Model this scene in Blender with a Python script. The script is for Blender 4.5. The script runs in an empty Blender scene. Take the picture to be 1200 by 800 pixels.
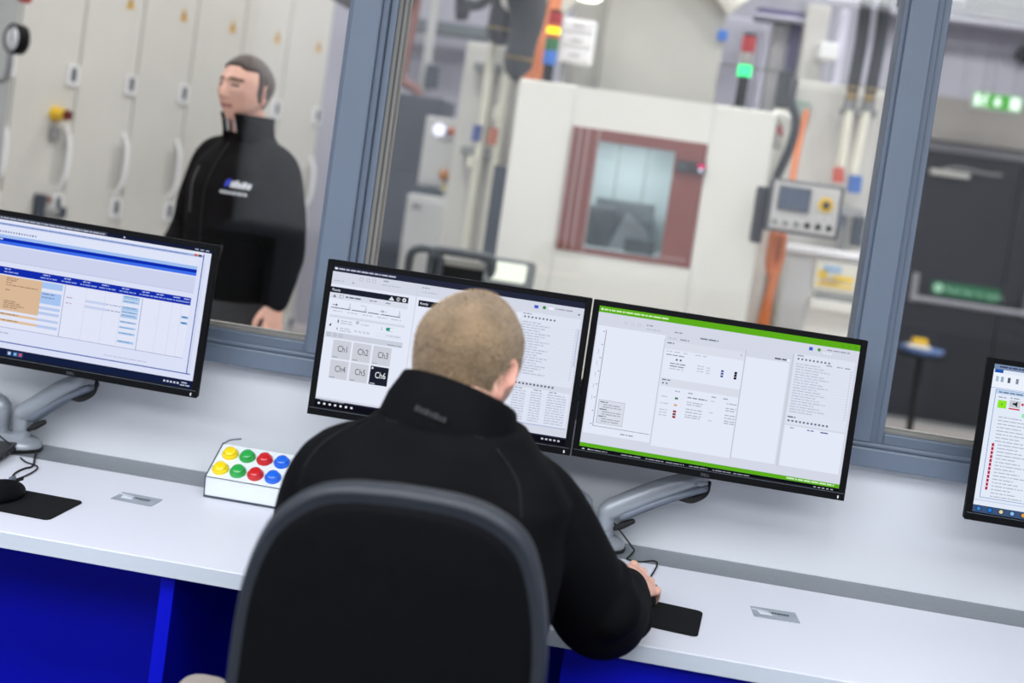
import bpy, bmesh, math, random
from mathutils import Vector, Matrix, Euler, Quaternion
R = math.radians
PI = math.pi
sc = bpy.context.scene
COL = sc.collection
rng = random.Random(7)

# ------------------------------------------------------------------ camera
CAM = Vector((0, -2.608, 1.508))
YAW, PITCH, ROLL, FPX, PPX, PPY = R(5.255), R(2.843), R(8.09), 1400.0, 616.0, 270.0
fwd = Vector((-math.sin(YAW)*math.cos(PITCH), math.cos(YAW)*math.cos(PITCH), -math.sin(PITCH)))
_rt = Vector((math.cos(YAW), math.sin(YAW), 0)); _up = _rt.cross(fwd)
crt = math.cos(ROLL)*_rt + math.sin(ROLL)*_up
cup = -math.sin(ROLL)*_rt + math.cos(ROLL)*_up
cd = bpy.data.cameras.new('camera'); cam = bpy.data.objects.new('camera', cd); COL.objects.link(cam)
M3 = Matrix((crt, cup, -fwd)).transposed()
cam.matrix_world = Matrix.Translation(CAM) @ M3.to_4x4()
cd.sensor_width = 36; cd.lens = FPX/1200*36
cd.shift_x = (600-PPX)/1200; cd.shift_y = (PPY-400)/1200
cd.clip_start = .05; cd.clip_end = 100
cd.dof.use_dof = True; cd.dof.focus_distance = 2.3; cd.dof.aperture_fstop = 2.0
sc.camera = cam

def ray(x, y): return fwd + crt*((x-PPX)/FPX) - cup*((y-PPY)/FPX)
def P(x, y, Y):                      # surveyed point: photo position at depth Y
    d = ray(x, y); return CAM + d*((Y-CAM.y)/d.y)
def PZ(x, y, Z):
    d = ray(x, y); return CAM + d*((Z-CAM.z)/d.z)
def PP(x, y, p0, n):
    d = ray(x, y); return CAM + d*((p0-CAM).dot(n)/d.dot(n))

# ------------------------------------------------------------------ materials
def lin(c):
    def f(v):
        v /= 255.0
        return v/12.92 if v <= .04045 else ((v+.055)/1.055)**2.4
    return (f(c[0]), f(c[1]), f(c[2]), 1)
MATS = {}
def mat(name, c, rough=.5, metal=0, var=.05, scale=6, bump=0, bscale=200, coat=0, spec=.5, sheen=0):
    if name in MATS: return MATS[name]
    m = bpy.data.materials.new(name); m.use_nodes = True
    nt = m.node_tree; b = nt.nodes['Principled BSDF']
    L = lin(c)
    if var:
        tc = nt.nodes.new('ShaderNodeTexCoord'); nz = nt.nodes.new('ShaderNodeTexNoise'); nz.inputs['Scale'].default_value = scale
        nz.inputs['Detail'].default_value = 4
        cr = nt.nodes.new('ShaderNodeValToRGB')
        cr.color_ramp.elements[0].position = .3; cr.color_ramp.elements[1].position = .7
        cr.color_ramp.elements[0].color = tuple(v*(1-var) for v in L[:3])+(1,)
        cr.color_ramp.elements[1].color = tuple(min(1, v*(1+var)) for v in L[:3])+(1,)
        nt.links.new(tc.outputs['Object'], nz.inputs['Vector']); nt.links.new(nz.outputs['Fac'], cr.inputs['Fac'])
        nt.links.new(cr.outputs['Color'], b.inputs['Base Color'])
    else: b.inputs['Base Color'].default_value = L
    b.inputs['Roughness'].default_value = rough; b.inputs['Metallic'].default_value = metal
    b.inputs['Coat Weight'].default_value = coat; b.inputs['Specular IOR Level'].default_value = spec
    if sheen: b.inputs['Sheen Weight'].default_value = sheen
    if bump:
        tc = nt.nodes.new('ShaderNodeTexCoord'); n2 = nt.nodes.new('ShaderNodeTexNoise'); n2.inputs['Scale'].default_value = bscale
        bp = nt.nodes.new('ShaderNodeBump'); bp.inputs['Strength'].default_value = bump; bp.inputs['Distance'].default_value = .004
        nt.links.new(tc.outputs['Object'], n2.inputs['Vector']); nt.links.new(n2.outputs['Fac'], bp.inputs['Height'])
        nt.links.new(bp.outputs['Normal'], b.inputs['Normal'])
    MATS[name] = m; return m
def emis(c, s=1.0):
    k = ('e', c, s)
    if k in MATS: return MATS[k]
    m = bpy.data.materials.new('glow_%d_%d_%d' % c); m.use_nodes = True; nt = m.node_tree
    nt.nodes.remove(nt.nodes['Principled BSDF']); e = nt.nodes.new('ShaderNodeEmission')
    e.inputs['Color'].default_value = lin(c); e.inputs['Strength'].default_value = s
    nt.links.new(e.outputs[0], nt.nodes['Material Output'].inputs['Surface'])
    MATS[k] = m; return m
def glass_mat():
    m = bpy.data.materials.new('window_glass'); m.use_nodes = True; nt = m.node_tree
    nt.nodes.remove(nt.nodes['Principled BSDF'])
    t = nt.nodes.new('ShaderNodeBsdfTransparent'); t.inputs['Color'].default_value = (.97, .98, .98, 1)
    g = nt.nodes.new('ShaderNodeBsdfGlossy'); g.inputs['Roughness'].default_value = 0.0
    f = nt.nodes.new('ShaderNodeFresnel'); f.inputs['IOR'].default_value = 1.5
    x = nt.nodes.new('ShaderNodeMixShader')
    nt.links.new(f.outputs[0], x.inputs[0]); nt.links.new(t.outputs[0], x.inputs[1]); nt.links.new(g.outputs[0], x.inputs[2])
    nt.links.new(x.outputs[0], nt.nodes['Material Output'].inputs['Surface'])
    return m
GLASS = glass_mat()
REAR_WALL = mat('rear_wall_paint', (196, 198, 204), .6, var=.02, scale=2)
WHITE_WALL = mat('white_wall_paint', (214, 217, 222), .6, var=.02, scale=2, bump=.05, bscale=300)
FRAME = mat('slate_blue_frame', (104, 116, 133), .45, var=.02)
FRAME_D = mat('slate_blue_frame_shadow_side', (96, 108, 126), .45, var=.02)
SEAL = mat('pale_grey_seal', (132, 130, 125), .6, var=.03)
SEAL_D = mat('dark_grey_seal', (78, 80, 80), .6, var=.03)
DESK = mat('white_laminate', (218, 219, 229), .35, var=.015, scale=3)
DESK_EDGE = mat('grey_laminate_edge', (190, 197, 208), .45, var=.02)
STRIP = mat('grey_metal_strip', (128, 134, 140), .4, metal=.3, var=.05, scale=60)
BLUE = mat('blue_panel', (3, 13, 190), .45, spec=.2, var=.06, scale=3)
NAVY = mat('navy_panel', (4, 8, 120), .4, var=.06, scale=3)
BLACK = mat('black_plastic', (8, 9, 12), .6, spec=.12, var=.1, scale=30)
BLACKM = mat('black_matt', (16, 17, 19), .8, var=.1, scale=60)
RUBBER = mat('black_rubber_mat', (15, 16, 18), .9, spec=.2, var=.12, scale=200, bump=.1, bscale=900)
ALU = mat('silver_painted_metal', (152, 158, 166), .38, metal=.35, var=.04, scale=20)
ALU_D = mat('dark_silver_metal', (110, 118, 130), .45, metal=.3, var=.04)
STEEL = mat('brushed_steel', (150, 150, 152), .35, metal=.8, var=.06)
CREAM = mat('cream_painted_steel', (226, 224, 216), .45, var=.02, scale=2)
CAB = mat('off_white_cabinet', (205, 203, 197), .5, var=.02, scale=2)
CABR = mat('pale_grey_cabinet', (190, 190, 189), .5, var=.03, scale=2)
SEAM = mat('seam_grey', (138, 137, 134), .7, var=.03)
LILAC = mat('lilac_grey_wall', (170, 170, 182), .7, var=.04, scale=1.5)
DGREEN = mat('dark_teal_steel', (96, 104, 108), .5, var=.06)
SLATE = mat('dark_slate_steel', (58, 66, 78), .5, var=.05)
CHAR = mat('charcoal_hose', (40, 44, 50), .6, var=.12, scale=20)
ORANGE = mat('orange_cable', (196, 108, 56), .5, var=.08)
TERRA = mat('terracotta_pipe', (128, 84, 78), .5, var=.08)
BROWN = mat('red_brown_frame', (128, 72, 66), .45, var=.04)
PINKL = mat('pale_pink_seal', (168, 140, 136), .5, var=.03)
YEL = mat('yellow_plastic', (232, 190, 40), .35, var=.05)
REDP = mat('red_plastic', (170, 40, 42), .3, var=.05)
GRNP = mat('green_plastic', (40, 110, 60), .3, var=.05)
BLUP = mat('blue_plastic', (52, 110, 196), .3, var=.05)
PURPLE = mat('purple_steel', (88, 84, 122), .5, var=.08)
LILACP = mat('lilac_steel', (200, 199, 216), .5, var=.05)
WHITEP = mat('white_plastic', (232, 232, 234), .4, var=.02)
IVORY = mat('ivory_pipe', (222, 220, 204), .4, var=.03)
GREY = mat('mid_grey_steel', (140, 142, 142), .5, var=.04)
DOORM = mat('dark_door_paint', (30, 33, 41), .5, var=.06, scale=4)
FLOORM = mat('grey_resin_floor', (192, 185, 183), .35, var=.06, scale=3)
CARPET = mat('grey_carpet', (70, 72, 78), .95, var=.2, scale=120)
CEIL = mat('white_ceiling', (225, 225, 225), .8, var=.02)
SHOE = mat('black_leather', (18, 17, 17), .4, var=.1)

# ------------------------------------------------------------------ mesh builder
class MB:
    def __init__(s): s.v = []; s.f = []; s.m = []; s.sm = []; s.mats = []
    def mi(s, m):
        if m not in s.mats: s.mats.append(m)
        return s.mats.index(m)
    def add(s, vs, fs, m, smooth=False, M=None):
        o = len(s.v); k = s.mi(m)
        for v in vs:
            v = Vector(v); s.v.append(M @ v if M is not None else v)
        for f in fs: s.f.append([o+i for i in f]); s.m.append(k); s.sm.append(smooth)
        return s
    def addbm(s, bm, m, smooth=False, M=None):
        bm.verts.index_update()
        s.add([v.co.copy() for v in bm.verts], [[v.index for v in f.verts] for f in bm.faces], m, smooth, M); bm.free(); return s
    def box(s, c, d, m, bev=0, M=None, seg=2):
        bm = bmesh.new(); bmesh.ops.create_cube(bm, size=1)
        for v in bm.verts: v.co = Vector((v.co.x*d[0], v.co.y*d[1], v.co.z*d[2]))
        if bev: bmesh.ops.bevel(bm, geom=bm.edges[:], offset=min(bev, min(d)*.45), segments=seg, affect='EDGES', profile=.5)
        T = Matrix.Translation(Vector(c))
        return s.addbm(bm, m, False, (M @ T) if M is not None else T)
    def bx(s, x0, x1, y0, y1, z0, z1, m, bev=0, M=None):
        return s.box(((x0+x1)/2, (y0+y1)/2, (z0+z1)/2), (abs(x1-x0), abs(y1-y0), abs(z1-z0)), m, bev, M)
    def cyl(s, a, b, r0, m, r1=None, n=24, caps=True):
        a = Vector(a); b = Vector(b); r1 = r0 if r1 is None else r1
        d = (b-a).normalized(); x = d.orthogonal().normalized(); y = d.cross(x)
        vs = []; fs = []
        for c, r in ((a, r0), (b, r1)):
            for i in range(n): vs.append(c + (x*math.cos(2*PI*i/n)+y*math.sin(2*PI*i/n))*r)
        for i in range(n): fs.append([i, (i+1) % n, n+(i+1) % n, n+i])
        s.add(vs, fs, m, True)
        if caps: s.add(vs, [list(range(n))[::-1], list(range(n, 2*n))], m, False)
        return s
    def lathe(s, prof, m, M=None, n=32):      # prof: (r, z)
        vs = []; fs = []
        for r, z in prof:
            for i in range(n): vs.append((r*math.cos(2*PI*i/n), r*math.sin(2*PI*i/n), z))
        for k in range(len(prof)-1):
            for i in range(n): fs.append([k*n+i, k*n+(i+1) % n, (k+1)*n+(i+1) % n, (k+1)*n+i])
        s.add(vs, fs, m, True, M)
        s.add(vs[:n], [list(range(n))[::-1]], m, False, M); s.add(vs[-n:], [list(range(n))], m, False, M)
        return s
    def tube(s, pts, r, m, n=10, sub=6, caps=True):
        pts = [Vector(p) for p in pts]
        rr = r if isinstance(r, (list, tuple)) else [r]*len(pts)
        P_, R_ = smooth_path(pts, rr, sub)
        vs, fs = tube_geo(P_, R_, n)
        s.add(vs, fs, m, True)
        return s
    def prism(s, poly, d, m, M=None, bev=0, smooth=False):      # poly in XY, extruded 0..d along Z
        bm = bmesh.new()
        vs = [bm.verts.new((x, y, 0)) for x, y in poly]
        f = bm.faces.new(vs)
        r = bmesh.ops.extrude_face_region(bm, geom=[f])
        for e in r['geom']:
            if isinstance(e, bmesh.types.BMVert): e.co.z += d
        bmesh.ops.recalc_face_normals(bm, faces=bm.faces[:])
        if bev:
            es = [e for e in bm.edges if abs(e.verts[0].co.z-e.verts[1].co.z) < 1e-6]
            bmesh.ops.bevel(bm, geom=es, offset=bev, segments=3, affect='EDGES', profile=.5)
        return s.addbm(bm, m, smooth, M)
    def text(s, t, size, m, M, align='LEFT', depth=.0006):
        vs, fs = text_geo(t, align)
        return s.add([(x*size, y*size, z) for x, y, z in vs], fs, m, False, M)
    def build(s, name, parent=None, local=False, kind=None, label=None, auto=True):
        me = bpy.data.meshes.new(name)
        vs = s.v
        if parent is not None and not local:
            W = mw(parent).inverted(); vs = [W @ v for v in vs]
        me.from_pydata([tuple(v) for v in vs], [], s.f)
        for m in s.mats: me.materials.append(m)
        me.polygons.foreach_set('material_index', s.m); me.polygons.foreach_set('use_smooth', s.sm)
        me.update()
        o = bpy.data.objects.new(name, me); COL.objects.link(o)
        if parent is not None: o.parent = parent
        if kind: o['kind'] = kind
        if label: o['label'] = label
        return o
def mw(o):
    m = o.matrix_basis.copy()
    while o.parent: o = o.parent; m = o.matrix_basis @ m
    return m
def smooth_path(pts, rr, sub):
    if len(pts) < 3: return pts, rr
    P_ = []; R_ = []
    n = len(pts)
    tup = isinstance(rr[0], (tuple, list))
    for i in range(n-1):
        p0, p1, p2, p3 = pts[max(i-1, 0)], pts[i], pts[i+1], pts[min(i+2, n-1)]
        for k in range(sub):
            t = k/sub; t2 = t*t; t3 = t2*t
            P_.append(.5*((2*p1)+(p2-p0)*t+(2*p0-5*p1+4*p2-p3)*t2+(3*p1-p0-3*p2+p3)*t3))
            e = t*t*(3-2*t)
            R_.append(tuple(a+(b-a)*e for a, b in zip(rr[i], rr[i+1])) if tup else rr[i]+(rr[i+1]-rr[i])*e)
    P_.append(pts[-1]); R_.append(rr[-1]); return P_, R_
def tube_geo(P_, R_, n=12, ref=None, dome=True):
    """closed tube along P_ with domed ends; R_ scalars or (side, depth) pairs with ref the depth direction"""
    vs = []; fs = []; rings = []
    N = len(P_); prev = None
    fr = []
    for i in range(N):
        t = (P_[min(i+1, N-1)]-P_[max(i-1, 0)]).normalized()
        if ref is not None:
            y = (ref - t*ref.dot(t)).normalized(); x = y.cross(t)
        elif prev is None:
            x = t.orthogonal().normalized(); y = t.cross(x)
        else:
            x = (prev - t*prev.dot(t)).normalized(); y = t.cross(x)
        prev = x; fr.append((t, x, y))
    def ring(c, x, y, rx, ry):
        o = len(vs)
        for k in range(n):
            a = 2*PI*k/n; vs.append(c+x*(math.cos(a)*rx)+y*(math.sin(a)*ry))
        rings.append(o)
    def rad(i): return R_[i] if isinstance(R_[i], (tuple, list)) else (R_[i], R_[i])
    t, x, y = fr[0]; rx, ry = rad(0); h = min(rx, ry)
    dm = [.3, .6, .85] if dome else []
    for q in dm: ring(P_[0]-t*h*math.sqrt(1-q*q), x, y, rx*q, ry*q)
    for i in range(N): ring(P_[i], fr[i][1], fr[i][2], *rad(i))
    t, x, y = fr[-1]; rx, ry = rad(N-1); h = min(rx, ry)
    for q in dm[::-1]: ring(P_[-1]+t*h*math.sqrt(1-q*q), x, y, rx*q, ry*q)
    for a, b in zip(rings, rings[1:]):
        for k in range(n): fs.append([a+k, a+(k+1) % n, b+(k+1) % n, b+k])
    fs.append([rings[0]+k for k in range(n)][::-1]); fs.append([rings[-1]+k for k in range(n)])
    return vs, fs
_TXT = {}
def text_geo(t, align='LEFT'):
    if (t, align) in _TXT: return _TXT[(t, align)]
    cu = bpy.data.curves.new('txt', 'FONT'); cu.body = t; cu.size = 1; cu.align_x = align; cu.resolution_u = 3
    o = bpy.data.objects.new('txt', cu); COL.objects.link(o)
    dg = bpy.context.evaluated_depsgraph_get(); me = bpy.data.meshes.new_from_object(o.evaluated_get(dg))
    g = ([tuple(v.co) for v in me.vertices], [list(p.vertices) for p in me.polygons])
    bpy.data.objects.remove(o); bpy.data.curves.remove(cu); bpy.data.meshes.remove(me)
    _TXT[(t, align)] = g; return g

def tag(o, label=None, cat=None, group=None, kind=None):
    if label: o['label'] = label
    if cat: o['category'] = cat
    if group: o['group'] = group
    if kind: o['kind'] = kind
    return o
def thing(name, loc, label, cat, group=None, rot=None):
    o = bpy.data.objects.new(name, None); COL.objects.link(o); o.location = loc; o.empty_display_size = .05
    if rot is not None: o.rotation_euler = rot
    return tag(o, label, cat, group)
def struct(name, mb, parent=None): return mb.build(name, parent, kind='structure')
def rrect(w, h, r, n=6):
    out = []
    for cx, cy, a0 in ((w/2-r, h/2-r, 0), (-w/2+r, h/2-r, 90), (-w/2+r, -h/2+r, 180), (w/2-r, -h/2+r, 270)):
        for k in range(n+1):
            a = R(a0+90*k/n); out.append((cx+r*math.cos(a), cy+r*math.sin(a)))
    return out
def facing(c, right, up):     # matrix whose X,Y lie in a face, Z out of it
    right = Vector(right).normalized(); up = Vector(up).normalized(); n = right.cross(up)
    return Matrix.Translation(Vector(c)) @ Matrix((right, up, n)).transposed().to_4x4()
FRONT = lambda c: facing(c, (1, 0, 0), (0, 0, 1))    # face turned towards -Y

# ================================================================== the setting
RX0, RX1, RY0 = -4.6, 4.2, -5.0          # control room
WX0, WX1, WY1, WH = -7.0, 6.5, 7.0, 5.2  # workshop behind the glass
struct('floor', MB().bx(RX0, RX1, RY0, .06, -.1, 0, CARPET))
struct('floor_workshop', MB().bx(WX0, WX1, .06, WY1, -.1, 0, FLOORM))
struct('ceiling', MB().bx(RX0, RX1, RY0, .06, 2.8, 2.9, CEIL))
struct('ceiling_workshop', MB().bx(WX0, WX1, .06, WY1, WH, WH+.1, LILAC))
struct('wall_left', MB().bx(RX0-.1, RX0, RY0, .0, 0, 2.8, WHITE_WALL))
struct('wall_right', MB().bx(RX1, RX1+.1, RY0, .0, 0, 2.8, WHITE_WALL))
wr = MB().bx(RX0, RX1, RY0-.1, RY0, 0, 2.8, REAR_WALL)
struct('wall_rear', wr)
struct('trim_unseen_grey_panel', MB().bx(1.5, RX1, RY0, RY0+.012, .93, 2.8, mat('mid_grey_panel', (128, 130, 136), .6, var=.03)))  # unseen grey panel, added to weaken the reflection in the right pane
# low wall under the window and the lintel above it
struct('wall_front', MB().bx(WX0, WX1, 0, .12, 0, .99, WHITE_WALL).bx(WX0, WX1, 0, .12, 2.45, WH, WHITE_WALL)
       .bx(WX0, RX0+.2, 0, .12, .99, 2.45, WHITE_WALL).bx(3.6, WX1, 0, .12, .99, 2.45, WHITE_WALL))
lw = MB().bx(WX0-.1, WX0, .12, WY1, 0, WH, LILAC); struct('wall_left_workshop', lw)
rw = MB().bx(WX1, WX1+.1, .12, WY1, 0, WH, LILAC); struct('wall_right_workshop', rw)
# workshop end wall: corrugated cladding above, lintel band over the door
bw = MB().bx(WX0, WX1, WY1, WY1+.15, 0, WH, LILAC)
for i in range(60):
    x = WX0+.1+i*.22
    bw.bx(x, x+.02, WY1-.012, WY1, 2.55, WH, LILAC)
struct('wall_back', bw)
struct('trim_lintel_band', MB().bx(1.4, 5.2, 6.86, 6.99, 2.19, 2.52, mat('warm_grey_lintel', (150, 147, 142), .6, var=.04)))
struct('trim_high_beam', MB().bx(1.6, WX1, 6.7, 6.98, 3.24, 3.40, mat('pale_beam', (198, 198, 204), .5, var=.04)).bx(1.6, WX1, 6.74, 6.98, 3.08, 3.12, LILAC))

# window frames: members as profiles standing off the wall
MX = ((-.692, -.608), (.482, .588))      # faces of the two mullions
def mullion(name, x0, x1):
    m = MB()
    m.bx(x0+.010, x1-.008, -.035, .06, 1.04, 2.46, FRAME, .004)
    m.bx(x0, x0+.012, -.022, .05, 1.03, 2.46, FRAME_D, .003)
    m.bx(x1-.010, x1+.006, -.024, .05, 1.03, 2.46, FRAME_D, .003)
    m.bx(x1+.006, x1+.022, -.010, .05, 1.03, 2.46, FRAME, .002)
    if x0 > 0: struct(name, m); return
    m.bx(x1+.022, x1+.030, .0, .05, 1.03, 2.46, SEAL); m.bx(x1+.030, x1+.033, .002, .05, 1.03, 2.46, SEAL_D)
    m.bx(x1+.033, x1+.040, .006, .05, 1.03, 2.46, SEAL)
    struct(name, m)
mullion('trim_mullion_left', *MX[0]); mullion('trim_mullion_right', .486, .562)
FX0, FX1 = RX0+.2, 3.6
panes = ((FX0, MX[0][0]), (MX[0][1]+.04, .486), (.584, FX1))
rail = MB()
rail.bx(FX0, FX1, -.042, .06, .988, 1.030, FRAME, .004)
rail.bx(FX0, FX1, -.034, .05, 1.030, 1.040, FRAME, .003)
rail.bx(FX0, FX1, -.042, .06, 2.40, 2.46, FRAME, .004)
struct('trim_window_rail', rail)
for i, (a, b) in enumerate(panes):
    w = thing('window_%d' % (i+1), ((a+b)/2, 0, 1.03), None, None); w['kind'] = 'structure'
    f = MB().bx(a, b, -.012, .05, 1.036, 1.060, FRAME, .003).bx(a, b, .004, .05, 1.059, 1.068, SEAL, .002)
    f.bx(a, b, -.012, .05, 2.37, 2.41, FRAME, .003)
    f.build('window_frame', w)['kind'] = 'structure'
    MB().bx(a-.004, b+.004, .024, .030, 1.064, 2.40, GLASS).build('pane', w)['kind'] = 'structure'

# unseen dark cabinet and drape, added to keep the glass reflection dark there
c = thing('unseen_dark_cabinet', (1.2, -4.75, 0), 'unseen long dark cabinet at the rear wall, added to darken the lower reflection', 'cabinet')
MB().bx(-2.55, 4.1, -4.98, -4.52, .0, .93, SLATE, .01).build('body', c)
for k in range(6):
    d = MB().bx(-2.53+k*1.105, -1.45+k*1.105, -4.52, -4.50, .08, .90, SLATE, .005).build('door', c)
    MB().bx(-1.56+k*1.105, -1.54+k*1.105, -4.50, -4.475, .42, .58, STEEL, .004).build('handle', d)
dp = MB(); pts = []
for i in range(81): pts.append((-4.55+i*1.93/80, -4.90+.03*math.sin(i*.95)))
pts += [(x, y-.05) for x, y in pts[::-1]]
dp.prism(pts, 2.66, mat('dark_maroon_drape', (40, 16, 18), .9, var=.1), smooth=False)
tag(dp.build('drape'), 'unseen dark maroon drape at the rear wall, added to darken the left reflection', 'drape'); bpy.data.objects['drape'].location.z = .04

# ceiling lights of both rooms
def ceiling_lamp(x, y, z, sx, sy, power, col, label, group):
    t = thing('ceiling_light', (x, y, z), label, 'light', group)
    fm = MB()
    for (a0, a1, b0, b1) in ((-sx/2-.03, sx/2+.03, -sy/2-.03, -sy/2), (-sx/2-.03, sx/2+.03, sy/2, sy/2+.03), (-sx/2-.03, -sx/2, -sy/2, sy/2), (sx/2, sx/2+.03, -sy/2, sy/2)):
        fm.bx(x+a0, x+a1, y+b0, y+b1, z-.06, z, WHITEP)
    fm.bx(x-sx/2-.03, x+sx/2+.03, y-sy/2-.03, y+sy/2+.03, z-.008, z, WHITEP)
    fm.build('frame', t)
    l = bpy.data.lights.new('panel', 'AREA'); l.shape = 'RECTANGLE'; l.size = sx; l.size_y = sy; l.energy = power; l.color = col
    lo = bpy.data.objects.new('panel', l); COL.objects.link(lo); lo.location = (x, y, z-.03); 
for x in (-2.6, -.6, 1.1):
    for y in (-4.0, -2.25):
        ceiling_lamp(x, y, 2.8, 2.0, 1.2, 58, (.93, .965, 1), 'white recessed panel light in the control room ceiling', 'control room ceiling lights')
for x in (-4.6, -1.2, 2.0, 5.0):
    for y in (1.4, 4.3):
        ceiling_lamp(x, y, WH, 1.6, .8, 89, (1, .985, .95), 'white panel light in the high workshop ceiling', 'workshop ceiling lights')
W = bpy.data.worlds.new('world'); sc.world = W; W.use_nodes = True
W.node_tree.nodes['Background'].inputs[0].default_value = (.5, .52, .55, 1); W.node_tree.nodes['Background'].inputs[1].default_value = .08

# ================================================================== desk
DZ, DF, DS = .73, -.5745, -.1155         # top height, front edge, grey strip edge
DX0, DX1 = -3.4, 3.0
desk = thing('desk', (0, -.3, 0), 'long white desk with blue panels under the window', 'desk')
MB().bx(DX0, DX1, DF+.002, DS, DZ-.028, DZ, DESK, .002).build('worktop', desk)
MB().bx(DX0, DX1, DF, DF+.002, DZ-.0285, DZ-.001, DESK_EDGE).build('front_edge', desk, label='pale grey front edge strip')
MB().bx(DX0, DX1, DS+.001, -.002, DZ-.03, DZ-.0005, STRIP).build('rear_strip', desk, label='grey metal strip along the wall')
MB().bx(DX0, -.757, -.15, -.13, .03, DZ-.03, BLUE).build('back_panel', desk)
MB().bx(-.730, DX1, -.15, -.13, .03, DZ-.03, BLUE).build('back_panel', desk)
for x in (-2.6, -.757, 1.6): MB().bx(x, x+.027, -.545, -.02, 0, DZ-.0285, BLUE, .002).build('leg_panel', desk)
MB().bx(-.02, .62, -.545, -.155, .03, DZ-.0285, BLUE, .002).build('pedestal', desk)

# ================================================================== monitors
SW, SH, HW, HH = .527, .2965, .5538, .3255
class Scr:
    """draws the picture of a screen: thin coloured layers on the panel"""
    def __init__(s): s.mb = MB(); s.k = 0
    def xy(s, u, v): return ((u-.5)*SW, (.5-v)*SH)
    def rect(s, u0, v0, u1, v1, c, layer=1):
        (x0, y0), (x1, y1) = s.xy(u0, v0), s.xy(u1, v1); z = layer*.00012
        s.mb.add([(x0, y1, z), (x1, y1, z), (x1, y0, z), (x0, y0, z)], [[0, 1, 2, 3]], emis(c)); return s
    def poly(s, uvs, c, layer=1):
        z = layer*.00012
        s.mb.add([s.xy(u, v)+(z,) for u, v in uvs], [list(range(len(uvs)))[::-1]], emis(c)); return s
    def disc(s, u, v, r, c, layer=1, n=16):
        return s.poly([(u+r*math.cos(2*PI*i/n)*SH/SW, v+r*math.sin(2*PI*i/n)) for i in range(n)], c, layer)
    def frame(s, u0, v0, u1, v1, c, layer=1, t=.0022):
        tu = t*SH/SW
        s.rect(u0, v0, u1, v0+t, c, layer); s.rect(u0, v1-t, u1, v1, c, layer); s.rect(u0, v0, u0+tu, v1, c, layer); s.rect(u1-tu, v0, u1, v1, c, layer); return s
    def words(s, u0, v, u1, h, c, layer=2, seed=0):
        q = random.Random(seed*977+int(u0*1000)*31+int(v*1000)); u = u0
        while u < u1-.004:
            w = min(q.uniform(.006, .03), u1-u); s.rect(u, v, u+w, v+h, c, layer); u += w+.0035
        return s
    def text(s, t, u, v, size, c, layer=2, align='LEFT', xs=1):
        x, y = s.xy(u, v)
        vs, fs = text_geo(t, align)
        s.mb.add([(x+a*xs*size*SH, y+b*size*SH, layer*.00012) for a, b, _ in vs], fs, emis(c)); return s
def monitor(c, yaw, tilt, roll, scr, label, logo=True):
    b = Vector((-math.sin(yaw), math.cos(yaw), 0)); r0 = Vector((math.cos(yaw), math.sin(yaw), 0))
    u0 = Vector((0, 0, 1))*math.cos(tilt)+b*math.sin(tilt)
    r = r0*math.cos(roll)+u0*math.sin(roll); u = u0*math.cos(roll)-r0*math.sin(roll)
    n = r.cross(u)
    t = thing('monitor', c, label, 'monitor', 'flat screens along the desk')
    t.rotation_euler = Matrix((r, u, n)).transposed().to_euler()       # local X right, Y up, Z towards the viewer
    h = MB()
    h.prism(rrect(HW, HH, .004), .012, BLACK, Matrix.Translation((0, 0, -.014)), .001)
    h.prism(rrect(HW-.06, HH-.05, .03), .022, BLACKM, Matrix.Translation((0, 0, -.0355)), .006)
    h.box((0, 0, -.038), (.11, .11, .006), BLACKM, .002)
    h.build('housing', t, local=True)
    z = .0035
    bz = MB(); w0, w1, y0, y1 = -HW/2, HW/2, -HH/2, HH/2
    sx = SW/2; s0, s1 = z-SH/2, z+SH/2
    bz.bx(w0, -sx, y0, y1, -.002, .0015, BLACK, .0012); bz.bx(sx, w1, y0, y1, -.002, .0015, BLACK, .0012)
    bz.bx(-sx, sx, s1, y1, -.002, .0015, BLACK, .0008); bz.bx(-sx, sx, y0, s0, -.002, .0015, BLACK, .0008)
    bz.bx(w0+.003, w1-.003, s0-.0035, s0-.0028, .0012, .0018, ALU_D)
    bz.build('bezel', t, local=True)
    MB().text('DELL', .0082, mat('silver_lettering', (120, 122, 128), .3, metal=.5, var=0), Matrix.Translation((-.012, y0+.0035, .0017))).build('lettering', t, local=True)
    MB().bx(w1-.0145, w1-.0120, y0+.004, y0+.0095, .0012, .0019, emis((240, 244, 255))).build('power_light', t, local=True)
    o = scr.mb.build('screen', t, local=True); o.location = (0, z, .0)
    return t
Wh = (228, 233, 248); Lg = (212, 216, 230); Mg = (190, 195, 208); Tx = (150, 156, 172); Dk = (30, 34, 48); Nv = (38, 42, 62); Gr = (92, 172, 28)
TASK = (14, 15, 24)
def taskbar(s, n, seed, v0=.965, icons=()):
    s.rect(0, v0, 1, 1, TASK, 2)
    u = .012
    q = random.Random(seed)
    for k in range(n):
        s.rect(u, v0+.012, u+.009, v0+.026, (225, 228, 236), 3); u += .022
    for a, b in icons: s.words(a, v0+.013, b, .009, (168, 172, 188), 3, seed)
    for k in range(5): s.rect(.905+k*.016, v0+.012, .914+k*.016, v0+.024, (190, 194, 206), 3)
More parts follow.
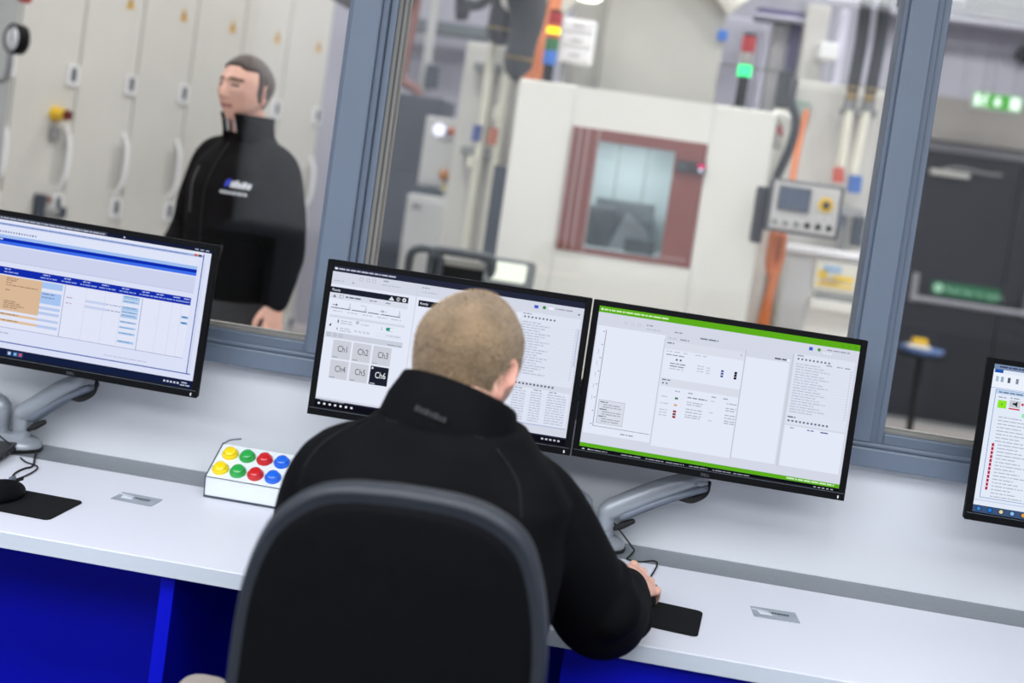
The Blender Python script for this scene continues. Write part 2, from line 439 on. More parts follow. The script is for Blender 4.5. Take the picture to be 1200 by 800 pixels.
# --- right-hand centre screen: green title bar
def screen_green():
    s = Scr(); s.rect(0, 0, 1, 1, Lg, 0)
    s.rect(0, 0, 1, .043, Gr, 1); s.rect(.008, .014, .016, .028, (230, 245, 215), 2); s.words(.02, .016, .27, .011, (205, 235, 180), 2, 1)
    for k in range(3): s.rect(.93+k*.025, .02, .938+k*.025, .024, (60, 120, 20), 2)
    s.rect(0, .955, 1, .982, Gr, 1); s.words(.80, .962, .98, .010, (210, 238, 190), 2, 4)
    taskbar(s, 2, 3, .982, ((.045, .11), (.165, .24), (.26, .33), (.34, .41), (.43, .50), (.52, .59), (.60, .66)))
    for u in (.105, .13, .155):
        s.frame(u, .085, u+.013, .105, Mg, 1, .003)
    s.words(.19, .082, .215, .008, Tx, 1, 2); s.words(.19, .108, .25, .008, Mg, 1, 2); s.words(.30, .10, .33, .009, Tx, 1, 5); s.words(.40, .115, .47, .010, (120, 126, 146), 1, 6)
    s.words(.28, .145, .31, .009, Mg, 1); s.words(.325, .145, .36, .009, Tx, 1)
    # chart
    s.rect(.004, .135, .268, .885, Wh, 1)
    s.rect(.0385, .159, .0405, .829, (96, 102, 118), 2); s.rect(.0385, .827, .262, .830, (96, 102, 118), 2)
    for k in range(8): s.rect(.028, .17+k*.092, .035, .176+k*.092, Tx, 2)
    s.words(.15, .855, .20, .008, Tx, 2)
    for k in range(5): s.rect(.019, .30+k*.08, .0215, .33+k*.08, Mg, 2)
    s.rect(.050, .642, .152, .806, (216, 220, 232), 2); s.frame(.050, .642, .152, .806, (150, 155, 170), 3)
    for k in range(9): s.words(.056 if k % 3 == 0 else .068, .654+k*.0165, .085 if k % 3 == 0 else .14, .006, (90, 96, 112) if k % 3 == 0 else (150, 156, 172), 3, k)
    s.rect(.2665, .16, .2685, .89, Mg, 2)
    # middle column
    s.rect(.272, .168, .577, .9, Wh, 1); s.rect(.272, .168, .577, .225, (218, 222, 235), 2); s.words(.278, .178, .305, .008, (110, 116, 134), 3); s.rect(.562, .185, .566, .195, Tx, 3)
    for a in (.28, .31, .345, .39, .42): s.words(a, .235, a+.022, .007, Mg, 3)
    s.words(.28, .258, .35, .007, Tx, 3, 3)
    s.rect(.32, .284, .327, .296, (80, 86, 104), 3); s.rect(.335, .284, .342, .296, (80, 86, 104), 3)
    for k, v in enumerate((.315, .333, .351)):
        s.words(.30, v, .36, .007, (130, 136, 154) if k < 2 else Mg, 3, k); s.words(.405, v-.01, .43, .007, Mg, 3); s.words(.44, v-.006, .455, .006, Mg, 3)
        s.rect(.497, v-.004, .507, v+.009, (64, 84, 150), 3); s.rect(.548, v-.006, .558, v+.010, (10, 12, 20), 3)
    s.rect(.274, .425, .577, .48, (216, 220, 233), 2); s.words(.278, .432, .31, .008, (120, 126, 144), 3)
    s.rect(.281, .455, .287, .465, (90, 96, 112), 3); s.rect(.295, .455, .301, .465, (90, 96, 112), 3)
    for k, (v, c) in enumerate(((.545, (58, 128, 74)), (.592, (216, 170, 120)), (.636, (150, 20, 40)), (.655, (120, 16, 36)), (.674, (150, 20, 40)))):
        s.rect(.338, v, .350, v+.014, c, 3); s.words(.285, v+.002, .315, .007, Mg, 3, k)
    for k, v in enumerate((.53, .562, .578, .61, .63, .65, .665)):
        s.words(.385, v, .385+(.075 if k == 0 else .062), .007, (120, 126, 144) if k == 0 else (176, 181, 196), 3, k)
        s.words(.535, v, .575, .006, (160, 166, 182), 3, k+9)
        if k % 3 == 0: s.words(.475, v, .49, .006, Mg, 3)
    for a in (.335, .385, .475, .52): s.words(a, .50, a+.018, .007, Tx, 3)
    # white panel
    s.rect(.582, .193, .748, .89, Wh, 1); s.words(.69, .17, .735, .010, (80, 86, 100), 2); s.rect(.737, .168, .748, .185, (236, 240, 250), 2)
    s.rect(.756, .13, .759, .90, Mg, 1); s.rect(.578, .15, .581, .90, Mg, 2)
    # list column
    s.rect(.812, .062, .826, .085, (66, 96, 200), 2); s.disc(.850, .073, .011, (72, 150, 70), 2); s.words(.88, .062, .965, .008, Tx, 2); s.words(.865, .085, .90, .009, (236, 240, 250), 2)
    s.rect(.765, .12, .99, .60, (222, 227, 242), 1); s.words(.772, .127, .80, .008, Tx, 2)
    for k in range(9): s.rect(.775+k*.0145, .148, .782+k*.0145, .160, (110, 116, 134), 2)
    for k in range(19):
        s.words(.773, .185+k*.0182, .773+.09+.02*((k*7) % 3), .0065, (184, 190, 207), 2, k); s.rect(.978, .187+k*.0182, .984, .193+k*.0182, Mg, 2)
        s.rect(.77, .196+k*.0182, .985, .1972+k*.0182, (206, 211, 226), 2)
    for a in (.885, .925, .955): s.words(a, .168, a+.022, .007, Tx, 2)
    s.words(.77, .548, .80, .009, (100, 106, 124), 2)
    for k in range(11): s.rect(.772+k*.0145, .572, .780+k*.0145, .585, (110, 116, 134), 2)
    s.rect(.765, .612, .99, .89, Wh, 1); s.words(.785, .622, .80, .007, Tx, 2); s.words(.85, .622, .875, .007, (90, 96, 160), 2); s.words(.90, .622, .935, .008, (90, 96, 140), 2)
    return s
def screen_channels():
    s = Scr(); s.rect(0, 0, 1, 1, Lg, 0); s.rect(0, .0, 1, .042, Nv, 1)
    s.rect(.006, .014, .018, .027, (236, 238, 246), 2); s.words(.022, .015, .255, .011, (180, 185, 205), 2, 1)
    s.rect(.0, .13, .341, .93, Wh, 1); s.rect(.341, .06, .344, .95, (205, 210, 226), 2); s.rect(.344, .13, .76, .93, Wh, 1)
    for u in (.110, .137, .16): s.frame(u, .06, u+.014, .083, (170, 176, 192), 2, .003)
    s.words(.205, .055, .23, .009, (150, 156, 174), 2); s.words(.20, .082, .275, .009, Mg, 2, 2); s.words(.008, .10, .05, .009, Mg, 2); s.disc(.086, .105, .006, Tx, 2); s.words(.36, .06, .39, .008, Tx, 2); s.words(.36, .09, .43, .008, Mg, 2)
    s.rect(.0, .149, .313, .190, Dk, 2); s.text('Ready', .007, .177, .024, (240, 242, 250), 3)
    s.poly([(.235, .184), (.246, .158), (.257, .184)], (240, 242, 250), 3); s.rect(.2452, .166, .2468, .177, Dk, 4)
    s.disc(.273, .171, .013, (240, 242, 250), 3); s.disc(.273, .171, .0105, Dk, 4); s.rect(.2718, .163, .2742, .179, (240, 242, 250), 5)
    s.disc(.297, .171, .014, (240, 242, 250), 3); s.disc(.297, .171, .006, Dk, 4)
    s.rect(.354, .153, .60, .196, Dk, 2); s.text('Ready', .36, .182, .024, (240, 242, 250), 3)
    s.rect(.004, .193, .313, .232, (216, 220, 233), 2); s.poly([(.012, .222), (.02, .202), (.028, .222)], (120, 126, 142), 3); s.frame(.04, .2, .055, .222, (110, 116, 132), 3, .0025)
    s.words(.065, .205, .125, .010, (100, 106, 124), 3, 1); s.words(.16, .205, .19, .009, (150, 156, 174), 3); s.words(.225, .205, .25, .009, (150, 156, 174), 3)
    # process line
    s.rect(.012, .2915, .290, .2965, (34, 38, 50), 3)
    s.rect(.016, .2715, .031, .2755, (24, 26, 34), 3); s.poly([(.030, .264), (.038, .2735), (.030, .283)], (24, 26, 34), 3)
    for u, v in ((.085, .25), (.15, .255), (.285, .25)): s.rect(u, v, u+.0016, .285, (130, 136, 152), 3); s.rect(u-.005, .278, u+.006, .288, (200, 204, 218), 4)
    s.rect(.128, .252, .151, .2545, (150, 156, 172), 3); s.rect(.205, .270, .235, .273, (140, 146, 162), 3); s.rect(.214, .264, .222, .279, (160, 166, 180), 4)
    for u in (.09, .155, .205): s.rect(u, .289, u+.006, .299, Wh, 4)
    for u in (.02, .08, .14, .20, .255): s.words(u, .312, u+.04, .007, Mg, 3)
    s.rect(.01, .345, .313, .362, (212, 216, 229), 2)
    s.rect(.046, .374, .050, .398, (40, 44, 56), 3); s.rect(.046, .43, .049, .446, (80, 84, 96), 3); s.poly([(.012, .425), (.022, .402), (.022, .425)], (50, 54, 66), 3)
    for v in (.376, .392, .428, .444): s.words(.058, v, .105, .008, Mg, 3, int(v*99))
    s.disc(.125, .376, .010, (60, 64, 76), 3); s.disc(.125, .376, .006, Wh, 4); s.words(.14, .382, .18, .007, Mg, 3)
    for u in (.118, .135, .152, .168): s.text('N', u, .445, .022, (120, 124, 136), 3)
    s.text('i', .222, .402, .034, (60, 70, 84), 3); s.rect(.245, .377, .267, .401, (46, 150, 128), 3); s.disc(.247, .389, .012, (46, 150, 128), 3); s.disc(.262, .389, .011, (236, 242, 246), 4)
    s.frame(.205, .425, .305, .447, (206, 210, 224), 3); s.words(.245, .43, .30, .008, Mg, 3)
    s.rect(.004, .466, .315, .505, (203, 207, 220), 2)
    for u in (.012, .036, .06): s.frame(u, .474, u+.012, .495, (150, 156, 172), 3, .003)
    s.words(.255, .492, .31, .007, (150, 156, 172), 3)
    for k in range(6):
        u0 = .040+(k % 3)*.081; v0 = .516+(k//3)*.142; dark = k == 5
        s.rect(u0, v0, u0+.073, v0+.130, Dk if dark else (203, 206, 216), 2)
        s.text('Ch%d' % (k+1), u0+.020, v0+.080, .062, (244, 246, 252) if dark else (70, 74, 86), 3, xs=.74)
        s.words(u0+.004, v0+.118, u0+.024, .006, (200, 204, 216) if dark else (150, 154, 166), 3)
        if dark: s.rect(u0+.004, v0+.008, u0+.011, v0+.02, (236, 238, 246), 3)
    # list column
    s.rect(.806, .066, .822, .088, (66, 96, 200), 2); s.disc(.845, .075, .012, (60, 140, 70), 2); s.rect(.862, .068, .882, .082, (240, 243, 252), 2); s.words(.89, .068, .96, .008, Tx, 2); s.rect(.978, .083, .986, .094, (120, 126, 142), 2)
    s.rect(.762, .12, .992, .60, (222, 227, 242), 1); s.words(.768, .128, .80, .008, Tx, 2)
    for k in range(9): s.rect(.772+k*.0145, .148, .779+k*.0145, .160, (110, 116, 134), 2)
    for k in range(20):
        s.words(.768, .186+k*.0186, .768+.075+.02*((k*5) % 3), .0065, (178, 185, 204), 2, k+40); s.rect(.978, .188+k*.0186, .984, .194+k*.0186, Mg, 2)
        s.rect(.765, .198+k*.0186, .985, .1992+k*.0186, (206, 211, 226), 2)
    s.rect(.987, .19, .991, .45, (176, 188, 220), 2)
    for k in range(11): s.rect(.772+k*.0145, .608, .780+k*.0145, .621, (100, 106, 124), 2)
    s.rect(.762, .64, .992, .88, (224, 229, 244), 1)
    for a in (.775, .85, .91): s.words(a, .645, a+.03, .007, Tx, 2)
    for k in range(12):
        for a, b in ((.768, .82), (.84, .885), (.905, .98)): s.words(a, .664+k*.0178, b, .0065, (180, 187, 206), 2, k)
        s.rect(.765, .6755+k*.0178, .99, .6765+k*.0178, (206, 211, 226), 2)
    s.rect(.762, .885, .992, .889, (150, 170, 216), 2)
    taskbar(s, 7, 2, .955, ((.66, .70), (.75, .80), (.82, .87)))
    s.rect(0, .945, 1, .955, Nv, 2); s.words(.02, .946, .12, .007, (150, 155, 170), 3)
    return s
def screen_table():
    s = Scr(); s.rect(0, 0, 1, 1, (218, 224, 246), 0)
    s.rect(0, 0, 1, .028, (70, 76, 96), 1); s.words(.02, .009, .55, .010, (168, 174, 190), 2, 3); s.rect(.56, 0, 1, .026, (24, 30, 56), 2); s.rect(.63, .008, .637, .018, (220, 226, 240), 3)
    for k in range(3): s.rect(.93+k*.022, .008, .945+k*.022, .018, (150, 158, 180), 3)
    s.rect(0, .028, .968, .045, (226, 230, 248), 1); s.rect(0, .05, .968, .066, (160, 178, 220), 1); s.words(.01, .055, .90, .006, (110, 130, 190), 2, 5)
    s.rect(.93, .047, .944, .062, (210, 90, 60), 2); s.rect(.947, .047, .961, .062, (90, 60, 70), 2)
    s.rect(0, .075, .95, .134, (222, 228, 248), 1)
    for k in range(22): s.rect(.02+k*.0115, .106, .026+k*.0115, .118, (130, 142, 180) if k % 5 else (70, 80, 120), 2)
    s.rect(0, .134, .95, .160, (158, 190, 240), 1); s.rect(0, .157, .95, .180, (12, 44, 176), 2); s.rect(0, .180, .95, .202, (60, 110, 232), 2)
    s.words(.02, .163, .13, .008, (220, 230, 250), 3)
    s.rect(0, .212, .95, .325, (204, 210, 236), 1); s.rect(0, .322, .95, .326, (180, 188, 220), 2)
    s.rect(0, .362, .944, .416, (18, 44, 170), 2)
    for k, a in enumerate((.155, .32, .41, .49, .57, .655, .74, .80, .87, .915)): s.words(a, .372, a+.03, .007, (180, 196, 240), 3, k); s.words(a-.01 if k else a, .392, min(a+.06, .94), .008, (150, 170, 230), 3, k+20)
    # table body
    s.rect(0, .42, .944, .795, (226, 230, 248), 1)
    for k in range(21): s.rect(0, .432+k*.0172, .944, .4335+k*.0172, (208, 214, 238), 2)
    for a in (.51, .59, .66, .82, .87, .91): s.rect(a, .42, a+.0013, .79, (198, 205, 232), 2)
    s.rect(.03, .424, .322, .672, (216, 184, 152), 3)
    for k, v in enumerate((.436, .45, .466, .484, .52, .60, .615, .63, .645)): s.words(.17, v, .17+(.05, .045, .03, .14, .02, .05, .07, .09, .06)[k], .006, (150, 120, 96), 4, k)
    for v in (.69, .735): s.rect(.03, v, .322, v+.018, (222, 190, 156), 3); s.words(.05, v+.004, .24, .006, (140, 112, 90), 4)
    for v0, v1 in ((.424, .47), (.495, .58), (.60, .622), (.64, .66), (.69, .708), (.735, .755)): s.rect(.322, v0, .41, v1, (166, 196, 240) if v1 < .59 else (182, 200, 236), 3)
    for v in (.505, .53): s.words(.328, v, .38, .006, (90, 110, 160), 4)
    s.rect(.418, .42, .421, .80, (160, 170, 205), 3); s.rect(.745, .42, .748, .80, (160, 170, 205), 3)
    for v in (.50, .54): s.rect(.51, v, .60, v+.018, (196, 208, 238), 3); s.words(.60, v+.005, .66, .006, (150, 160, 190), 3); s.words(.43, v+.002, .455, .006, (180, 150, 170), 3)
    for v0, v1 in ((.424, .452), (.456, .474), (.50, .528), (.532, .55), (.556, .58), (.605, .618), (.645, .658), (.685, .70), (.745, .762)): s.rect(.665, v0, .735, v1, (164, 196, 232), 3); s.words(.67, v0+.004, .725, .005, (110, 140, 190), 4, int(v0*90))
    for v in (.498, .54): s.rect(.915, v, .943, v+.016, (120, 170, 220), 3); s.rect(.92, v+.005, .937, v+.010, (50, 80, 130), 4)
    s.rect(0, .793, .944, .797, (150, 160, 196), 3); s.words(.17, .83, .21, .010, (180, 188, 215), 3); s.words(.62, .865, .80, .006, (180, 188, 215), 3)
    s.rect(0, .896, .985, .904, (84, 106, 176), 3); s.rect(.968, .04, .972, .90, (84, 106, 176), 3); s.rect(.977, .1, .980, .9, (200, 208, 230), 2)
    s.rect(0, .945, 1, 1, (20, 30, 62), 2)
    for u, c in ((.215, (180, 205, 240)), (.24, (120, 180, 240)), (.262, (206, 90, 120))):
        s.rect(u, .957, u+.022, .992, (52, 70, 110), 3); s.rect(u+.005, .964, u+.017, .985, c, 4)
    for k in range(5): s.rect(.88+k*.014, .968, .888+k*.014, .982, (200, 206, 224), 3)
    s.words(.955, .962, .985, .008, (190, 196, 215), 3); s.words(.95, .98, .99, .008, (190, 196, 215), 3)
    return s
def screen_alarms():
    s = Scr(); s.rect(0, 0, 1, 1, (226, 234, 248), 0); s.rect(0, 0, 1, .034, (120, 140, 170), 1); s.words(.02, .01, .4, .01, (60, 70, 100), 2)
    s.rect(.004, .034, .035, .056, (30, 84, 176), 2); s.rect(0, .057, 1, .155, (236, 242, 252), 1)
    for u, c in ((.012, (170, 190, 214)), (.03, (150, 170, 190)), (.055, (84, 92, 104)), (.085, (130, 140, 160)), (.12, (90, 140, 190)), (.16, (190, 150, 90))): s.rect(u, .08, u+.010, .115, c, 2)
    s.rect(.0, .156, 1, .16, (170, 190, 220), 2)
    s.frame(.018, .165, .96, .90, (120, 150, 200), 2, .004); s.rect(.020, .168, .958, .195, (190, 212, 240), 2); s.words(.03, .178, .2, .008, (90, 100, 130), 3)
    s.words(.032, .212, .06, .007, Tx, 3); s.words(.074, .208, .115, .007, Tx, 3)
    s.rect(.032, .236, .064, .288, (140, 228, 40), 3); s.rect(.045, .258, .049, .266, (60, 130, 20), 4)
    s.rect(.074, .225, .114, .272, (198, 202, 210), 3); s.poly([(.086, .242), (.094, .242), (.103, .228), (.103, .268), (.094, .255), (.086, .255)], (30, 34, 40), 4); s.rect(.074, .278, .114, .287, (196, 40, 70), 4)
    s.disc(.122, .245, .009, (196, 60, 80), 3); s.rect(.125, .305, .20, .33, (150, 226, 170), 3)
    for k in range(24):
        v = .345+k*.0232
        s.words(.042 if k < 8 else .055, v, .13+.02*(k % 3), .006, (168, 176, 192), 3, k); s.words(.18, v, .30, .006, Mg, 3, k+50); s.words(.35, v, .6, .006, Mg, 3, k+90)
    for k in range(12):
        v = .527+k*.0268; s.rect(.0335, v, .0425, v+.022, (206, 70, 100), 3); s.rect(.0358, v+.005, .0405, v+.017, (150, 20, 50), 4)
    s.rect(.0, .915, 1, .92, (180, 196, 224), 2)
    s.rect(0, .952, 1, 1, (60, 84, 122), 2)
    for k, c in enumerate(((60, 130, 200), (40, 120, 210), (230, 210, 150), (140, 190, 230), (230, 160, 60), (220, 226, 236))):
        s.disc(.022+k*.041, .975, .019, (36, 54, 90) if k != 5 else (190, 200, 216), 3); s.disc(.022+k*.041, .975, .013, c, 4)
    return s
monitor((-1.138, -.18, 1.102), R(0), R(1.4), R(-.7), screen_table(), 'black flat screen at the far left showing a blue and orange table')
monitor((-.3448, -.1843, 1.1068), R(.57), R(1.34), 0, screen_channels(), 'black flat screen behind the seated man showing grey Ch1 to Ch6 tiles')
monitor((.2116, -.1731, 1.1048), R(-.79), R(1.43), 0, screen_green(), 'black flat screen with bright green bars, right of the seated man')
monitor((1.0, -.18, 1.1095), 0, R(1.4), 0, screen_alarms(), 'black flat screen cut off at the right edge with a column of red squares')

# ================================================================== monitor arms
def dual_arm(bx_, heads, label):
    t = thing('monitor_mount', (bx_, -.07, DZ), label, 'monitor arm', 'silver twin monitor arms on the desk strip')
    S_ = Matrix.Translation((bx_, -.063, DZ)) @ Matrix.Diagonal((1.45, 1, 1, 1))
    m = MB().lathe([(.001, 0), (.050, 0), (.052, .004), (.052, .008)], BLACKM, S_)
    m.lathe([(.050, .008), (.050, .016), (.044, .024), (.028, .030), (.024, .034)], ALU, S_)
    for q in (-1, 1): m.cyl((bx_+q*.026, -.065, DZ+.02), (bx_+q*.026, -.065, DZ+.05), .019, ALU)
    m.build('base', t)
    for sgn, hx, hz, hy in heads:
        x0 = bx_+sgn*.026
        ex = hx - sgn*.006
        a = MB()
        path = [Vector((x0, -.065, DZ+.048)), Vector((x0, -.066, DZ+.070)), Vector((x0+sgn*.004, -.067, DZ+.083)), Vector((x0+sgn*.022, -.069, DZ+.096)), Vector((x0+(ex-x0)*.55, -.080, DZ+.146)), Vector((ex, -.092, DZ+.190))]
        a_p, a_r = smooth_path(path, [(.019, .022), (.021, .023), (.0235, .024), (.0245, .024), (.0235, .023), (.020, .020)], 6)
        vs, fs = tube_geo(a_p, a_r, 20, ref=Vector((0, 1, 0)))
        a.add(vs, fs, ALU, True); arm = a.build('arm', t)
        cpath = [v+Vector((sgn*.011, -.002, -.0165)) for v in path[3:]]
        k = MB(); kp, kr = smooth_path(cpath, [(.011, .0235)]*3, 6); vs, fs = tube_geo(kp, kr, 14, ref=Vector((0, 1, 0))); k.add(vs, fs, ALU_D, True); k.build('cable_cover', arm)
        MB().tube([cpath[0]+Vector((-sgn*.012, -.004, -.030)), cpath[0]+Vector((sgn*.002, -.006, -.020)), cpath[0]+Vector((sgn*.022, -.006, -.008))], [.005, .008, .006], BLACKM).build('cable', arm)
        MB().tube([cpath[-1]+Vector((-sgn*.045, -.002, -.031)), cpath[-1]+Vector((-sgn*.02, -.004, -.030)), cpath[-1]+Vector((sgn*.004, -.004, -.014)), cpath[-1]+Vector((sgn*.010, -.002, .01))], [.006, .0075, .0065, .005], BLACKM).build('cable', arm)
        h = MB().cyl((ex, -.092, DZ+.185), (ex, -.092, hz+.02), .016, ALU).cyl((ex, -.092, hz), (hx, hy-.012, hz), .014, ALU).box((hx, hy-.004, hz), (.10, .008, .10), ALU_D, .002)
        h.cyl((ex, -.092, DZ+.178), (ex, -.092, DZ+.187), .021, ALU)
        h.build('head', t)
for bx_, heads, lab in ((-1.322, ((1, -1.138, 1.10, -.130), (-1, -1.70, 1.10, -.130)), 'silver monitor arm on the grey strip at the far left'),
                        (0.0, ((1, .2116, 1.105, -.124), (-1, -.3448, 1.107, -.135)), 'silver monitor arm carrying the two middle screens'),
                        (1.22, ((-1, 1.0, 1.11, -.130), (1, 1.6, 1.11, -.130)), 'silver monitor arm behind the screen at the right edge')):
    dual_arm(bx_, heads, lab)
# partner screen outside the frame that the left arm carries is not part of the view

# ================================================================== things on the desk
def mouse_mat(cx, cy, rz, label):
    m = MB().prism(rrect(.225, .135, .012), .0028, RUBBER, None, .0008)
    o = m.build('mouse_mat'); o.location = (cx, cy, DZ+.0002); o.rotation_euler = (0, 0, rz)
    return tag(o, label, 'mouse mat', 'black mouse mats on the desk')
mouse_mat(-1.122, -.408, R(-2), 'black mouse mat at the left end of the desk below a mouse')
mouse_mat(.108, -.412, R(-7), 'black mouse mat under the seated man’s right hand'.replace('’', "'"))
def mouse(cx, cy, rz, label, z):
    t = thing('computer_mouse', (cx, cy, z), label, 'mouse', 'black computer mice', (0, 0, rz))
    bm = bmesh.new(); bmesh.ops.create_uvsphere(bm, u_segments=28, v_segments=16, radius=1)
    for v in bm.verts:
        x, y, q = v.co
        v.co = Vector((x*.031*(1-.12*y*y), y*.057, max(q, -.25)*.030*(1-.18*y)+.0078))
    MB().addbm(bm, BLACK, True).build('shell', t, local=True)
    MB().bx(-.0008, .0008, .012, .054, .026, .033, BLACKM).box((0, .024, .035), (.006, .017, .010), ALU_D, .003).build('scroll_wheel', t, local=True)
    return t
MATZ = DZ+.0031
ml = mouse(*PZ(2, 577, .745).xy, R(-15), 'black mouse cut off at the left edge on its mat', MATZ)
mr = mouse(.106, -.372, R(-16), "black mouse held in the seated man's right hand", MATZ)
def cable(pts, r, label, group='thin black desk cables'):
    return tag(MB().tube(pts, r, BLACKM, 8, 8).build('cable'), label, 'cable', group)
Z0 = DZ+.0025
cable([(.136, -.306, DZ+.012), (.140, -.268, DZ+.006), PZ(760, 682, Z0), PZ(770, 662, Z0), PZ(766, 657, Z0), PZ(750, 658, Z0), PZ(735, 655, Z0), PZ(738, 651, Z0), PZ(743, 645, .733), P(741, 641, -.078), P(730, 626, -.077), P(718, 611, -.076)], .0018, 'black mouse cable running from the held mouse to the monitor arm')
cable([P(672, 598, -.10), P(688, 600, -.115), P(697, 610, -.115), P(690, 622, -.11), P(700, 626, -.095), P(712, 628, -.08)], .0018, 'black cable looped around the middle monitor arm')
cable([PZ(-25, 568, Z0), PZ(20, 561, Z0), PZ(44, 548, Z0), PZ(30, 541, Z0), PZ(24, 536, Z0)], .0018, 'black cable bent beside the laptop')
cable([PZ(10, 571, .74), PZ(16, 556, Z0), PZ(28, 549, Z0), PZ(38, 546, Z0), PZ(41, 536, Z0), PZ(43, 526, .734), PZ(47, 527, .736)], .0022, 'black cable from the left mouse to the strip')
cable([P(-12, 500, -.12), P(0, 511, -.125), P(10, 519, -.125), P(18, 526, -.12)], .0018, 'black cable crossing in front of the left monitor arm')
# laptop at the left edge
lp = thing('laptop', (-1.42, -.155, DZ), 'closed dark laptop at the left edge in front of the monitor arm', 'laptop')
cr = PZ(29, 522, DZ+.022)
Ml = Matrix.Translation((-1.425, -.172, DZ)) @ Matrix.Rotation(R(9), 4, 'Z')
MB().box((0, 0, .010), (.30, .185, .012), mat('dark_grey_shell', (48, 48, 50), .45, var=.08), .004, Ml).build('base', lp)
MB().box((0, 0, .020), (.30, .185, .007), mat('dark_lid', (40, 40, 42), .4, var=.08), .003, Ml).build('lid', lp)
pm = MB()
for k in range(4): pm.box((.1502, -.04+k*.03, .010), (.001, .014, .005), BLACKM, 0, Ml)
pm.build('ports', lp)
for a, b in ((-1, -1), (1, -1), (-1, 1), (1, 1)): MB().box((a*.13, b*.075, .0022), (.02, .012, .0040), BLACKM, 0, Ml).build('rubber_foot', lp)

# cards
def card(cs, label):
    a, b, c_, d = [PZ(*p, DZ+.001) for p in cs]         # front-left, back-left, back-right, front-right
    cen = (a+b+c_+d)/4; ex = ((d-a)+(c_-b)).normalized(); ang = math.atan2(ex.y, ex.x)
    t = thing('business_card', (cen.x, cen.y, DZ), label, 'card', 'cards lying on the desk', (0, 0, ang))
    MB().prism(rrect(.088, .055, .002), .0012, mat('silver_card', (160, 168, 178), .35, metal=.2, var=.12, scale=30), Matrix.Translation((0, 0, .0003)), .0003).build('body', t, local=True)
    ink = mat('dark_ink', (44, 48, 56), .6, var=0); pale = mat('pale_print', (222, 228, 238), .4, var=0)
    m = MB(); z = .0017
    m.add([(-.030, -.012, z), (-.004, -.010, z), (-.012, .002, z), (-.034, .008, z)], [[0, 1, 2, 3]], pale)
    m.add([(-.044, .010, z), (-.010, .006, z), (-.012, .010, z), (-.044, .016, z)], [[0, 1, 2, 3]], pale)
    x = -.006; q = random.Random(3)
    for w in (.006, .005, .007, .005, .006, .006): m.bx(x, x+w-.0012, .001, .007, z, z+.0002, ink); x += w
    m.bx(.004, .026, -.005, -.003, z, z+.0002, mat('grey_print', (120, 126, 136), .6, var=0))
    m.build('printing', t, local=True)
card(((127.5, 582.5), (142.5, 577), (194, 585.5), (177, 593.7)), 'silver printed card on the desk left of the button box')
card(((879.6, 721.8), (881.5, 709.4), (936, 717.6), (935.5, 730.8)), 'silver printed card on the desk right of the mouse mat')

# button box: wedge console with eight buttons
BX0, BX1 = -.822, -.640
bb = thing('button_box', (-.731, -.12, DZ), 'white sloped control box with eight coloured push buttons', 'button box')
prof = [(-.180, .004), (-.186, .046), (-.098, .097), (-.070, .086), (-.070, .004)]      # (Y, height)
Mx = Matrix(((0, 0, 1, BX0+.002), (1, 0, 0, 0), (0, 1, 0, DZ), (0, 0, 0, 1)))
MB().prism(prof, BX1-BX0-.004, mat('white_box_paint', (216, 222, 226), .4, var=.02), Mx).build('body', bb)
ends = MB(); dk = mat('dark_edge', (52, 60, 74), .5, var=.05)
for x in (BX0, BX1-.002):
    Me = Mx.copy(); Me[0][3] = x
    ends.prism([(-.1815, .003), (-.1878, .0465), (-.0985, .0995), (-.068, .088), (-.068, .003)], .002, dk, Me)
ends.bx(BX0, BX1, -.1815, -.07, DZ+.0005, DZ+.005, dk)
ends.build('end_plates', bb, label='dark edged end plates and base')
s0, s1 = Vector((0, -.1862, DZ+.0462)), Vector((0, -.098, DZ+.097)); sd = (s1-s0).normalized()
Mt = facing((BX0, 0, 0), (1, 0, 0), sd)
MB().add([(BX0+.002, s0.y-.0003, s0.z+.0008), (BX1-.002, s0.y-.0003, s0.z+.0008), (BX1-.002, s0.y-.0013, s0.z-.0006), (BX0+.002, s0.y-.0013, s0.z-.0006)], [[0, 1, 2, 3]], dk).build('front_seam', bb)
hn = MB().tube([(BX0+.004, -.099, DZ+.098), (BX0+.012, -.088, DZ+.104), (BX0+.030, -.070, DZ+.106)], .0018, ALU_D); hn.build('lid_stay', bb)
bc = (('yellow', (238, 208, 20)), ('green', (40, 160, 72)), ('red', (196, 32, 36)), ('blue', (26, 98, 214)))
for row in (0, 1):
    for k, (nm, c_) in enumerate(bc):
        p = s0+sd*(.026+.047*row); p.x = BX0+.024+.0385*k+.004*(row)
        Mb = facing(p, (1, 0, 0), sd)
        m = mat('button_'+nm, c_, .18, var=.02, coat=.6)
        b = MB().lathe([(.0175, -.001), (.0175, .004), (.0155, .0065)], m, Mb, 28).lathe([(.0135, .0055), (.0135, .010), (.012, .0125), (.008, .0135), (.001, .014)], m, Mb, 28).build('button', bb, label=nm+' push button')

